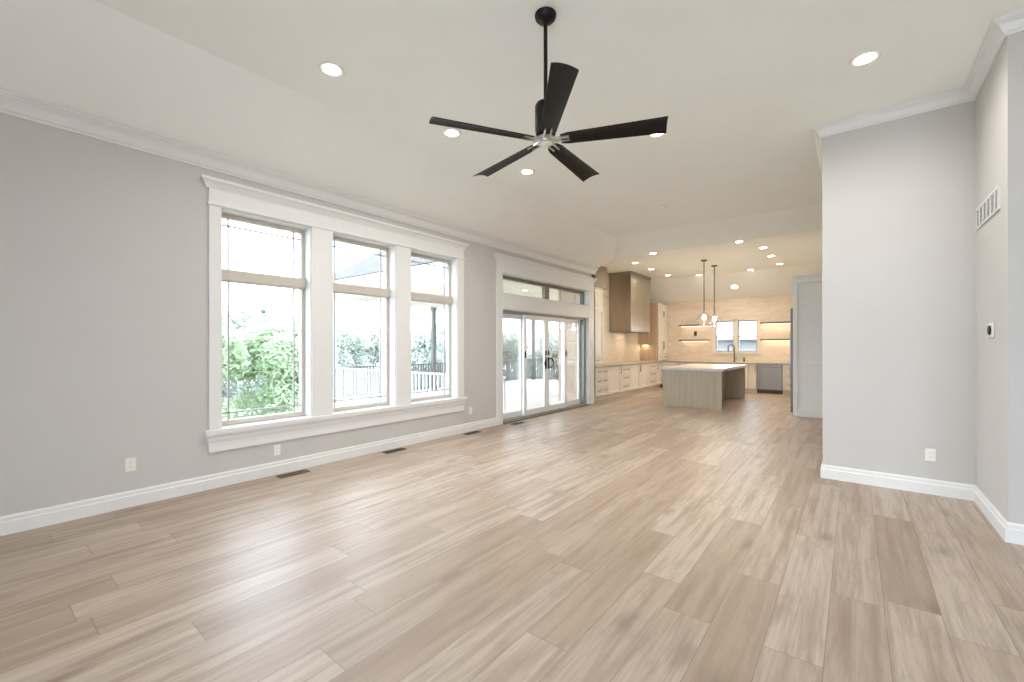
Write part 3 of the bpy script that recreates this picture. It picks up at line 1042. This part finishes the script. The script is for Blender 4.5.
def base_unit(face, c, u0, u1, depth, style, label, group, m=None):
    """base cabinet; style 'door_l','door_r','doors','drawers2','drawers' """
    m = m or M_CAB
    root = tag(empty('base_cabinet'), label, 'cabinet', group)
    mb = MB()
    if face == '+X':
        mb.box(c - depth, c, u0, u1, 0.10, 0.85)
    else:
        mb.box(u0, u1, c, c + depth, 0.10, 0.85)
    mb.build('carcass', m, root)
    mb = MB()
    if face == '+X':
        mb.box(c - depth, c - 0.06, u0, u1, 0.0, 0.10)
    else:
        mb.box(u0, u1, c + 0.06, c + depth, 0.0, 0.10)
    mb.build('toe_kick', m, root)
    g_ = 0.006
    if style.startswith('drawers'):
        zs = [(0.125, 0.36), (0.368, 0.60), (0.608, 0.835)] if style == 'drawers2' else [(0.125, 0.36), (0.368, 0.60), (0.608, 0.835)]
        for z0, z1 in zs:
            mb = MB()
            shaker(mb, face, c, u0 + g_, u1 - g_, z0, z1, 0.045)
            dr = mb.build('drawer', m, root)
            w = u1 - u0
            fc = c + 0.028 if face == '+X' else c - 0.028
            if style == 'drawers2':
                for k in (0.28, 0.72):
                    pull(face, fc, u0 + w * k, (z0 + z1) / 2 + 0.02, 0.13, False, dr)
            else:
                pull(face, fc, (u0 + u1) / 2, (z0 + z1) / 2 + 0.02, min(0.3, w * 0.45), False, dr)
    else:
        leaves = [(u0, u1, style[-1])] if style != 'doors' else [(u0, (u0 + u1) / 2, 'r'), ((u0 + u1) / 2, u1, 'l')]
        for a, b, hs in leaves:
            mb = MB()
            shaker(mb, face, c, a + g_, b - g_, 0.125, 0.835, 0.06)
            dr = mb.build('door', m, root)
            fc = c + 0.028 if face == '+X' else c - 0.028
            pull(face, fc, (b - 0.035) if hs == 'r' else (a + 0.035), 0.72, 0.16, True, dr)
    return root


GL, GB = 'base cabinets along the range wall', 'base cabinets along the kitchen back wall'
XF = -5.055
run = [(9.56, 9.72, None, ''), (9.72, 10.45, 'drawers2', 'cream three drawer base cabinet nearest the sliding door'),
       (10.45, 11.22, 'door_r', 'cream single door base cabinet second along the range wall'),
       (11.22, 11.87, 'drawers', 'cream three drawer base cabinet under the near side of the hood'),
       (11.87, 13.25, 'doors', 'cream two door base cabinet under the range hood'),
       (13.25, 13.98, 'drawers', 'cream three drawer base cabinet beyond the range hood'),
       (13.98, 14.60, 'door_l', 'cream narrow base cabinet next to the kitchen corner')]
tag(MB().box(XK + 0.001, XF + 0.018, 9.53, 9.719, 0.0, 0.85, 0.003).build('filler_panel', M_CAB),
    'cream filler panel between the door casing and the first base cabinet', 'panel')
for u0, u1, st, lb in run[1:]:
    base_unit('+X', XF, u0 + 0.001, u1 - 0.001, XF - XK - 0.001, st, lb, GL)
YF0 = 14.52
brun = [(-5.02, -3.95, 'doors', 'cream base cabinet at the left end of the back counter behind the island'),
        (-3.95, -2.46, 'doors', 'cream sink base cabinet under the kitchen windows'),
        (-2.46, -2.25, 'door_r', 'narrow cream base cabinet left of the dishwasher'),
        (-1.60, -1.0, 'drawers', 'cream drawer base cabinet right of the dishwasher')]
for u0, u1, st, lb in brun:
    base_unit('-Y', YF0, u0 + 0.001, u1 - 0.001, YB - YF0 - 0.002, st, lb, GB)

# dishwasher
dw = tag(empty('dishwasher', (0, 0, 0)), 'stainless steel dishwasher under the back counter', 'dishwasher')
MB().box(-2.245, -1.605, YF0 + 0.01, YB - 0.002, 0.09, 0.85).build('body', M_DSTEEL, dw)
MB().box(-2.24, -1.61, YF0 - 0.03, YF0 + 0.01, 0.12, 0.76, 0.006).build('door', M_STEEL, dw)
MB().box(-2.24, -1.61, YF0 - 0.03, YF0 + 0.01, 0.766, 0.845, 0.006).build('control_panel', M_STEEL, dw)
mb = MB()
mb.tube([(-2.18, YF0 - 0.03, 0.34), (-2.18, YF0 - 0.075, 0.36), (-2.16, YF0 - 0.085, 0.5), (-2.18, YF0 - 0.075, 0.62), (-2.18, YF0 - 0.03, 0.64)], 0.012, 10)
mb.build('handle', M_CHROME, dw, True)
MB().box(-2.24, -1.61, YF0 + 0.03, YB - 0.01, 0.0, 0.09).build('toe_kick', M_TOE, dw)

# L-shaped counter
mb = MB()
mb.box(XK + 0.001, XF + 0.045, 9.53, YB - 0.001, 0.851, 0.892, 0.004)
mb.box(XF + 0.046, -0.99, YF0 - 0.045, YB - 0.001, 0.851, 0.892, 0.004)
tag(mb.build('countertop', M_DCOUNT), 'taupe stone countertop running around the range wall and back wall', 'countertop')

# upper hutch cabinets
def hutch(x0, xf, y0, y1, z0, z1, label, nd, cm=None):
    root = tag(empty('hutch_cabinet'), label, 'cabinet', 'tall wall cabinets on the range wall')
    MB().box(x0, xf, y0, y1, z0, z1).build('carcass', cm or M_CAB, root)
    MB().box(x0, xf + 0.03, y0, y1 + 0.01, z1, z1 + 0.03, 0.004).build('cornice', M_CAB, root)
    w = (y1 - y0) / nd
    for i in range(nd):
        a, b = y0 + w * i + 0.004, y0 + w * (i + 1) - 0.004
        mb = MB()
        shaker(mb, '+X', xf, a, b, z0 + 0.24, z0 + 1.46, 0.06)
        dr = mb.build('door', M_CAB, root)
        pull('+X', xf + 0.02, a + 0.04 if i % 2 else b - 0.04, z0 + 0.52, 0.24, True, dr)
        mb = MB()
        zt0, zt1 = z0 + 1.47, z1 - 0.03
        f = 0.055
        mb.box(xf, xf + 0.02, a, a + f, zt0, zt1, 0.002)
        mb.box(xf, xf + 0.02, b - f, b, zt0, zt1, 0.002)
        mb.box(xf, xf + 0.02, a + f, b - f, zt0, zt0 + f, 0.002)
        mb.box(xf, xf + 0.02, a + f, b - f, zt1 - f, zt1, 0.002)
        gd = mb.build('glass_door', M_CAB, root)
        MB().box(xf + 0.004, xf + 0.009, a + f, b - f, zt0 + f, zt1 - f).build('lit_pane', M_CABGLOW, gd)
        pull('+X', xf + 0.02, a + 0.04 if i % 2 else b - 0.04, zt0 + 0.12, 0.12, True, gd)
        mb = MB()
        shaker(mb, '+X', xf, a, b, z0 + 0.02, z0 + 0.23, 0.045)
        dr = mb.build('drawer', M_CAB, root)
        pull('+X', xf + 0.02, (a + b) / 2, z0 + 0.125, 0.14, False, dr)
    return root


ZH = 2.91
hutch(XK + 0.001, -5.33, 9.53, 10.72, 0.893, ZH, 'tall cream hutch cabinet with lit doors beside the sliding door', 2)
tag(MB().box(XK + 0.001, -5.31, 9.53, 10.95, ZH + 0.035, ZK - 0.002, 0.002).build('soffit_panel', wood_material('greyed_oak_panel', (0.27, 0.215, 0.16), (0.35, 0.285, 0.215))),
    'tan wood panel above the hutch cabinet by the sliding door', 'panel')
hutch(XK + 0.001, -5.08, 14.26, YB - 0.03, 0.893, 2.84, 'tall cream hutch cabinet with lit doors in the far kitchen corner', 2, M_CABW2)
uc = tag(empty('wall_cabinet'), 'tan wood wall cabinet hanging beyond the range hood', 'cabinet')
MB().box(XK + 0.001, -5.36, 14.09, 14.24, 1.44, 2.88, 0.003).build('carcass', M_CABW2, uc)
MB().box(-5.36, -5.342, 14.094, 14.236, 1.444, 2.876, 0.002).build('door', M_CABW2, uc)

# range hood
hd = tag(empty('range_hood'), 'tall boxy brass range hood reaching up to the ceiling', 'range hood')
MB().box(XK + 0.001, -5.03, 11.92, 13.42, 1.85, ZK - 0.085, 0.004).build('chimney', M_HOOD, hd)
MB().box(XK + 0.001, -5.005, 11.895, 13.445, ZK - 0.084, ZK - 0.002, 0.004).build('top_band', M_HOOD, hd)
MB().box(XK + 0.001, -5.022, 11.912, 13.428, 1.815, 1.85, 0.004).build('bottom_band', M_HOOD, hd)
MB().box(XK + 0.05, -5.07, 11.97, 13.37, 1.806, 1.815).build('filter', M_DSTEEL, hd)
lamp('hood_lamp', 'AREA', (-5.35, 12.67, 1.80), 1.6, (1.0, 0.80, 0.58), hd, size=0.5)
lamp('cabinet_lamp', 'AREA', (-5.5, 14.17, 1.432), 0.6, (1.0, 0.80, 0.58), uc, size=0.2)

# island
isl = tag(empty('kitchen_island'), 'greige wood kitchen island with a thick white counter', 'kitchen island')
ix0, ix1, iy0, iy1 = -3.51, -2.24, 10.16, 12.75
ITOP = 0.895


def plank_panel(mb, x0, x1, y0, y1, z0, z1, n):
    w = (x1 - x0) / n
    for i in range(n):
        mb.box(x0 + w * i, x0 + w * (i + 1), y0, y1, z0, z1, 0.003)


mb = MB()
plank_panel(mb, ix0, ix1, iy0, iy0 + 0.07, 0.0, 0.83, 9)
mb.build('end_panel', M_ISL, isl)
mb = MB()
plank_panel(mb, ix0, ix1, iy1 - 0.07, iy1, 0.0, 0.83, 9)
mb.build('end_panel', M_ISL, isl)
MB().box(ix0 + 0.02, -2.68, iy0 + 0.071, iy1 - 0.071, 0.0, 0.83).build('cabinet_body', M_ISL, isl)
MB().box(ix0 - 0.03, ix1 + 0.04, iy0 - 0.035, iy1 + 0.035, 0.831, ITOP, 0.005).build('countertop', M_QUARTZ, isl)

# shelves with LED strips
def shelf(x0, x1, z, label, power):
    root = tag(empty('floating_shelf'), label, 'shelf', 'floating shelves on the kitchen back wall')
    MB().box(x0, x1, YB - 0.22, YB - 0.001, z - 0.022, z + 0.022, 0.003).build('board', M_SHELF, root)
    MB().box(x0 + 0.03, x1 - 0.03, YB - 0.04, YB - 0.02, z - 0.029, z - 0.0225).build('led_strip', M_LED, root)
    lamp('shelf_lamp', 'AREA', ((x0 + x1) / 2, YB - 0.13, z - 0.035), power, (1.0, 0.80, 0.58), root,
         shape='RECTANGLE', size=(x1 - x0) * 0.9, size_y=0.05)
    return root


shelf(-4.62, -3.70, 2.07, 'upper walnut shelf left of the kitchen windows', 0.5)
shelf(-4.62, -3.70, 1.575, 'lower walnut shelf left of the kitchen windows', 0.5)
shelf(-2.22, -1.0, 2.08, 'upper walnut shelf right of the kitchen windows', 1.2)
shelf(-2.22, -1.0, 1.57, 'lower walnut shelf right of the kitchen windows', 1.2)
wb = tag(empty('wall_bracket', (-4.14, YB, 1.80)), 'small dark bronze fitting on the wall between the two left shelves', 'wall fitting')
MB().box(-0.045, 0.045, -0.012, -0.001, -0.075, 0.075, 0.004).build('plate', M_PULL, wb)
MB().tube([(0, -0.012, -0.02), (0, -0.06, -0.01), (0, -0.075, 0.05)], 0.014, 8).build('arm', M_PULL, wb, True)

# faucet + soap pump
fx = -2.93
fc = tag(empty('kitchen_faucet', (fx, 14.95, 0.893)), 'tall dark gooseneck faucet in front of the kitchen windows', 'faucet')
MB().lathe([(0, 0), (0.03, 0), (0.03, 0.02), (0.02, 0.03), (0, 0.03)]).build('base', M_PULL, fc, True)
pts = [(0, 0, 0.02), (0, 0, 0.44)]
for k in range(9):
    a_ = math.pi * k / 8
    pts.append((-0.085 + 0.085 * math.cos(a_), -0.03 * k / 8, 0.44 + 0.09 * math.sin(a_)))
pts.append((-0.17, -0.03, 0.33))
MB().tube(pts, 0.016, 10).build('spout', M_PULL, fc, True)
MB().tube([(0.02, 0, 0.10), (0.07, 0, 0.12)], 0.009, 8).build('lever', M_PULL, fc, True)
sp_ = tag(empty('soap_pump', (-2.66, 14.97, 0.893)), 'small dark soap pump right of the kitchen faucet', 'soap pump')
MB().lathe([(0, 0), (0.025, 0), (0.025, 0.11), (0.014, 0.13), (0, 0.13)]).build('bottle', M_PULL, sp_, True)
MB().tube([(0, 0, 0.125), (0, 0, 0.17), (0, -0.05, 0.165)], 0.007, 8).build('nozzle', M_PULL, sp_, True)

# pendants
for (x, y, lb) in ((-2.955, 11.57, 'clear glass globe pendant over the island, the nearer one'),
                   (-2.935, 12.51, 'clear glass globe pendant over the island, the farther one')):
    p = tag(empty('pendant_light', (x, y, ZK)), lb, 'pendant light', 'globe pendants over the island')
    MB().lathe([(0, 0), (0.075, 0), (0.075, -0.022), (0.01, -0.03), (0, -0.03)]).build('canopy', M_PULL, p, True)
    MB().tube([(0, 0, -0.028), (0, 0, -1.30)], 0.011, 10).build('rod', M_PULL, p, True)
    MB().lathe([(0, -1.290), (0.03, -1.290), (0.04, -1.330), (0.038, -1.370), (0, -1.370)]).build('socket_cap', M_CHROME, p, True)
    R = 0.165
    prof = [(R * math.sin(t_), -1.350 - R * 0.95 - R * math.cos(t_) * -1) for t_ in [0.28 + k * (math.pi - 0.28) / 14 for k in range(15)]]
    prof[-1] = (0, prof[-1][1])
    MB().lathe(prof, seg=32).build('glass_globe', M_GLOBE, p, True)
    MB().lathe([(0, -1.370), (0.022, -1.380), (0.04, -1.430), (0.04, -1.460), (0.025, -1.495), (0, -1.505)]).build('bulb', M_BULB, p, True)
    lamp('pendant_lamp', 'POINT', (0, 0, -1.58), 9, (1.0, 0.82, 0.6), p, shadow_soft_size=0.05)

# refrigerator and its enclosure
enc = tag(empty('refrigerator_cabinet'), 'tall pale grey panelled cabinet at the right edge of the kitchen', 'cabinet')
MB().box(-0.925, XR - 0.001, 10.22, 10.26, 0.0, 2.73).build('side_panel', M_CABW, enc)
mb = MB()
yy0, yy1 = 10.19, 10.22
px0, px1 = -0.945, XR - 0.001
fw = 0.075
mb.box(px0, px0 + fw, yy0, yy1, 0.0, 2.73, 0.003)
mb.box(px1 - fw, px1, yy0, yy1, 0.0, 2.73, 0.003)
for za, zb in ((0.0, 0.15), (1.01, 1.085), (1.80, 1.875), (2.62, 2.73)):
    mb.box(px0 + fw, px1 - fw, yy0, yy1, za, zb, 0.003)
mb.build('rail_frame', M_CABW, enc)
MB().box(-0.95, XR - 0.001, 10.175, 11.32, 2.73, 2.765, 0.004).build('cornice', M_CABW, enc)
MB().box(-0.925, XR - 0.001, 11.28, 11.32, 0.0, 2.73).build('side_panel', M_CABW, enc)
MB().box(-0.90, XR - 0.001, 10.261, 11.279, 2.18, 2.73).build('top_box', M_CABW, enc)
mb = MB()
shaker(mb, '-X', -0.90, 10.27, 10.765, 2.20, 2.68)
mb.build('door', M_CABW, enc)
mb = MB()
shaker(mb, '-X', -0.90, 10.775, 11.27, 2.20, 2.68)
mb.build('door', M_CABW, enc)
rf = tag(empty('refrigerator'), 'stainless refrigerator edge showing beside the tall grey cabinet', 'refrigerator')
MB().box(-0.93, XR - 0.03, 10.275, 11.265, 0.02, 2.15).build('body', M_DSTEEL, rf)
for a, b, h in ((10.28, 10.768, 10.74), (10.772, 11.26, 10.80)):
    dr = MB().box(-0.995, -0.935, a, b, 0.06, 2.14, 0.006).build('door', M_DSTEEL, rf)
    mb = MB()
    mb.tube([(-0.995, h, 0.75), (-1.04, h, 0.77), (-1.04, h, 1.63), (-0.995, h, 1.65)], 0.011, 8)
    mb.build('handle', M_CHROME, dr, True)

# ------------------------------------------------------------------ outside
gr = MB()
GN = 26
gv = {}
for i in range(GN + 1):
    for j in range(GN + 1):
        x = -70 + i * 5.0
        y = -40 + j * 4.2
        d = max(0.0, -12.5 - x)
        z = -3.0 - 0.02 * d + random.uniform(-0.12, 0.12)
        gv[i, j] = gr.bm.verts.new((x, y, z))
for i in range(GN):
    for j in range(GN):
        gr.bm.faces.new((gv[i, j], gv[i + 1, j], gv[i + 1, j + 1], gv[i, j + 1]))
tag(gr.build('ground', M_GRASS), 'green hillside ground outside below the deck', 'ground', kind='structure')

M_BOUNCE = mat('pale_bounce_surface', (0.72, 0.71, 0.69), 0.8, var=0.04)
pv = MB()  # slab added out of view to bounce daylight up to the ceiling
pv.box(-4.0, X1 + 0.2, -14.0, Y0 - 0.2, -0.25, -0.06)
pv.box(X1 + 0.2, 14.0, -14.0, 4.5, -0.25, -0.06)
tag(pv.build('reflector', M_BOUNCE), 'pale slab added outside behind the camera to bounce daylight in', 'reflector', kind='structure')
PX0, PX1, PY0, PY1 = -11.7, XLO - 0.002, 6.5, 16.4
DZ = -0.14
mb = MB()
n = 36
w = (PX1 - PX0 + 0.1) / n
for k in range(n):
    x0 = PX0 - 0.1 + k * w
    mb.box(x0, x0 + w - 0.006, PY0 - 0.1, YK - 0.18, DZ - 0.04, DZ)
    if x0 + w < XKO:
        mb.box(x0, x0 + w - 0.006, YK - 0.18, PY1 + 0.1, DZ - 0.04, DZ)
mb.box(PX0 - 0.1, PX1, PY0 - 0.1, YK - 0.18, -0.40, DZ - 0.045)
mb.box(PX0 - 0.1, XKO - 0.002, YK - 0.18, PY1 + 0.1, -0.40, DZ - 0.045)
tag(mb.build('deck', M_DECK), 'pale board deck outside the sliding glass door', 'deck', kind='structure')


def railing(p, q_, m, label, n):
    p, q_ = Vector(p), Vector(q_)
    root = tag(empty('deck_railing', p), label, 'railing')
    d = q_ - p
    ang = math.atan2(d.y, d.x)
    Ln = d.length
    root.rotation_euler = (0, 0, ang)
    MB().box(0, Ln, -0.045, 0.045, 0.90, 0.94, 0.006).build('top_rail', m, root)
    MB().box(0, Ln, -0.025, 0.025, 0.06, 0.10, 0.004).build('bottom_rail', m, root)
    src = MB().box(-0.016, 0.016, -0.016, 0.016, 0.10, 0.90)
    first = src.build('baluster', m, root)
    for k in range(n):
        b_ = first if k == 0 else first.copy()
        if k:
            C.objects.link(b_)
            b_.parent = root
        b_.location = (Ln * (k + 0.5) / n, 0, 0)
    return root


railing((PX0 + 0.15, PY0, DZ), (-5.25, PY0, DZ), M_RAILW, 'white deck railing seen through the middle and right windows', 50)
railing((PX0, PY0 + 0.2, DZ), (PX0, PY1 - 0.1, DZ), M_RAILD, 'deck railing, coloured dark as backlit, along the outer edge seen through the left door panels', 86)
railing((PX0 + 0.1, PY1, DZ), (XKO - 0.2, PY1, DZ), M_RAILD, 'deck railing, coloured dark as backlit, at the far end seen through the centre door panel', 44)


def post(x, y, label, m, s=0.07):
    root = tag(empty('porch_post', (x, y, DZ)), label, 'post', 'porch roof posts')
    MB().box(-s, s, -s, s, 0, 2.74 - DZ, 0.008).build('shaft', m, root)
    MB().box(-s - 0.02, s + 0.02, -s - 0.02, s + 0.02, 0, 0.18, 0.008).build('plinth', m, root)
    MB().box(-s - 0.02, s + 0.02, -s - 0.02, s + 0.02, 2.64 - DZ, 2.74 - DZ, 0.008).build('capital', m, root)


post(-9.42, PY0 + 0.14, 'white porch post at the right edge of the middle window', M_POST)
post(PX0 + 0.02, PY0 + 0.06, 'white porch post at the near outer corner of the deck', M_POST)
post(PX0 + 0.16, 10.2, 'porch post, coloured grey as backlit, halfway along the outer deck edge behind the right window', M_RAILD)
post(PX0 + 0.16, PY1 - 0.16, 'porch post, coloured grey as backlit, at the far outer deck corner behind the glass door', M_RAILD)

pr = tag(empty('porch_roof', (0, 0, 0)), 'hipped porch roof with grey shingles over the deck', 'roof')
mb = MB()
mb.box(PX0, PX0 + 0.3, PY0, PY1, 2.74, 3.00)
mb.box(PX0 + 0.3, XLO - 0.005, PY0, PY0 + 0.3, 2.74, 3.00)
mb.box(PX0 + 0.3, XKO - 0.005, PY1 - 0.3, PY1, 2.74, 3.00)
mb.build('beam', M_POST, pr)
mb = MB()
mb.box(PX0 - 0.25, XLO - 0.005, PY0 - 0.28, YK - 0.18, 3.00, 3.03)
mb.box(PX0 - 0.25, XKO - 0.005, YK - 0.18, PY1 + 0.45, 3.00, 3.03)
mb.build('porch_ceiling', M_PORCH, pr)
mb = MB()
fx0, fy0, fy1 = PX0 - 0.3, PY0 - 0.33, PY1 + 0.5
mb.box(fx0, fx0 + 0.05, fy0, fy1, 3.00, 3.17)
mb.box(fx0 + 0.05, XLO - 0.005, fy0, fy0 + 0.05, 3.00, 3.17)
mb.box(fx0 + 0.05, XKO - 0.005, fy1 - 0.05, fy1, 3.00, 3.17)
mb.build('fascia', M_POST, pr)
mb = MB()
zr = 3.17
run_ = 4.8
pk = zr + 0.72 * run_
A = (fx0 - 0.05, fy0 - 0.05, zr)
B = (fx0 - 0.05, fy1 + 0.05, zr)
Rg0 = (fx0 + run_, fy0 + run_, pk)
Rg1 = (fx0 + run_, fy1 - run_, pk)
Dn = (XLO - 0.01, fy0 - 0.05, zr)
Df = (XLO - 0.01, fy1 + 0.05, zr)
Rn = (XLO - 0.01, fy0 + run_, pk)
Rf = (XLO - 0.01, fy1 - run_, pk)
mb.quad([A, B, Rg1, Rg0])
mb.quad([A, Rg0, Rn, Dn])
mb.quad([B, Df, Rf, Rg1])
mb.quad([Rg0, Rg1, Rf, Rn])
mb.build('shingles', M_SHING, pr)
for x, y, lb in ((-7.4, 8.6, 'porch ceiling light at the left end of the transom'), (-7.4, 10.0, 'porch ceiling light right of centre in the transom left pane')):
    downlight(x, y, 2.999, lb, 'porch ceiling lights', 6.0)

# trees: leafy crowns of individual leaf blades on branching trunks
def crown_mesh(name, kind, seed, m, n_leaf):
    rnd = random.Random(seed)
    bm = bmesh.new()
    blobs = []
    if kind == 'round':
        for k in range(22):
            a_ = rnd.uniform(0, 2 * math.pi)
            h_ = rnd.uniform(0.15, 1.0)
            rad = 1.75 * math.sqrt(max(0.05, 1 - (h_ * 1.25 - 0.5) ** 2)) * rnd.uniform(0.35, 0.95)
            blobs.append((Vector((rad * math.cos(a_), rad * math.sin(a_), 1.2 + h_ * 4.2)), rnd.uniform(0.55, 1.0)))
        ls = (0.05, 0.10)
    else:
        for k in range(26):
            h_ = k / 25
            rad = (1 - h_) * 1.3
            a_ = rnd.uniform(0, 2 * math.pi)
            blobs.append((Vector((rad * 0.6 * math.cos(a_), rad * 0.6 * math.sin(a_), 0.8 + h_ * 6.0)), 0.12 + rad * 0.5))
        ls = (0.045, 0.08)
    for k in range(n_leaf):
        c_, r_ = blobs[k % len(blobs)]
        dvec = Vector((rnd.gauss(0, 1), rnd.gauss(0, 1), rnd.gauss(0, 1)))
        dvec.normalize()
        p = c_ + dvec * r_ * rnd.uniform(0.55, 1.05)
        nrm = (dvec + Vector((rnd.gauss(0, .6), rnd.gauss(0, .6), rnd.gauss(0, .6)))).normalized()
        t1 = nrm.cross(Vector((rnd.gauss(0, 1), rnd.gauss(0, 1), rnd.gauss(0, 1)))).normalized()
        t2 = nrm.cross(t1)
        s_ = rnd.uniform(*ls)
        v_ = [bm.verts.new(p + t1 * s_), bm.verts.new(p + t2 * s_ * 0.6), bm.verts.new(p - t1 * s_), bm.verts.new(p - t2 * s_ * 0.6)]
        bm.faces.new(v_)
    me = bpy.data.meshes.new(name)
    bm.to_mesh(me)
    bm.free()
    me.materials.append(m)
    return me


def trunk_mesh(name, seed, top):
    rnd = random.Random(seed)
    mb = MB()
    mb.tube([(0, 0, -0.3), (0.03, 0.02, top * 0.4), (-0.03, 0.05, top * 0.75), (0, 0, top)], 0.1, 8, radii=[0.17, 0.12, 0.08, 0.03])
    for k in range(6):
        a_ = rnd.uniform(0, 6.28)
        z_ = top * (0.3 + 0.1 * k)
        l_ = 1.2 - 0.12 * k
        mb.tube([(0, 0, z_), (l_ * 0.5 * math.cos(a_), l_ * 0.5 * math.sin(a_), z_ + 0.35), (l_ * math.cos(a_), l_ * math.sin(a_), z_ + 0.9)],
                0.04, 6, radii=[0.06, 0.04, 0.015])
    bmesh.ops.recalc_face_normals(mb.bm, faces=mb.bm.faces[:])
    me = bpy.data.meshes.new(name)
    mb.bm.to_mesh(me)
    mb.bm.free()
    me.materials.append(M_BARK)
    return me


CR = {'a': crown_mesh('foliage', 'round', 1, M_LEAF1, 24000), 'b': crown_mesh('foliage', 'round', 2, M_LEAF2, 24000),
      'c': crown_mesh('foliage', 'cone', 3, M_LEAF3, 8000)}
TR = {'a': trunk_mesh('trunk', 4, 4.6), 'b': trunk_mesh('trunk', 5, 4.6), 'c': trunk_mesh('trunk', 6, 6.6)}
trees = [('a', -18.6, 4.3, 1.05, 'bright green leafy tree filling the left part of the leftmost window'),
         ('a', -19.6, 8.6, 0.98, 'bright green leafy tree at the right of the leftmost window'),
         ('b', -24.5, 8.4, 1.10, 'grey green tree behind the bright trees in the leftmost window'),
         ('c', -29.0, 11.6, 1.02, 'pointed dark conifer rising above the trees in the leftmost window'),
         ('c', -30.5, 7.0, 1.25, 'slim dark conifer at the left edge of the leftmost window'),
         ('b', -23.6, 14.0, 0.98, 'grey green tree seen through the left of the middle window'),
         ('b', -22.6, 19.4, 0.95, 'grey green tree seen through the right of the middle window'),
         ('b', -30.5, 20.2, 1.12, 'distant grey green tree in the gap at the centre of the middle window'),
         ('b', -28.5, 26.6, 1.12, 'distant grey green tree behind the porch post in the rightmost window'),
         ('b', -19.5, 24.2, 0.96, 'grey green tree seen behind the rightmost window'),
         ('b', -18.6, 29.6, 0.96, 'green tree seen through the left panel of the sliding door'),
         ('b', -15.6, 33.0, 1.0, 'grey green tree seen through the second door panel'),
         ('a', -11.2, 28.0, 0.95, 'green tree beyond the far deck railing in the third door panel'),
         ('a', -17.8, -0.6, 0.95, 'bright green tree just outside the left edge of the leftmost window')]
for k, x, y, s, lb in trees:
    d = max(0.0, -12.5 - x)
    t_ = tag(empty('leafy_tree' if k != 'c' else 'conifer_tree', (x, y, -3.0 - 0.02 * d), random.uniform(0, 6.28)), lb, 'tree', 'trees outside the windows')
    t_.scale = (s * 1.15, s * 1.15, s)
    for nm, me in (('foliage', CR[k]), ('trunk', TR[k])):
        o = bpy.data.objects.new(nm, me)
        C.objects.link(o)
        o.parent = t_

# neighbour's house behind the kitchen windows
nb = tag(empty('neighbouring_house', (-3.6, 27.0, -3.2)), 'pale sided house outside behind the kitchen windows', 'house')
MB().box(-5, 5, 0, 6, 0, 4.95).build('wall', M_SIDING, nb)
mb = MB()
mb.quad([(-5.4, -0.4, 4.92), (5.4, -0.4, 4.92), (5.4, 3, 5.1), (-5.4, 3, 5.1)])
mb.quad([(-5.4, 6.4, 4.92), (5.4, 6.4, 4.92), (5.4, 3, 5.1), (-5.4, 3, 5.1)])
mb.build('roof', M_SHING, nb)
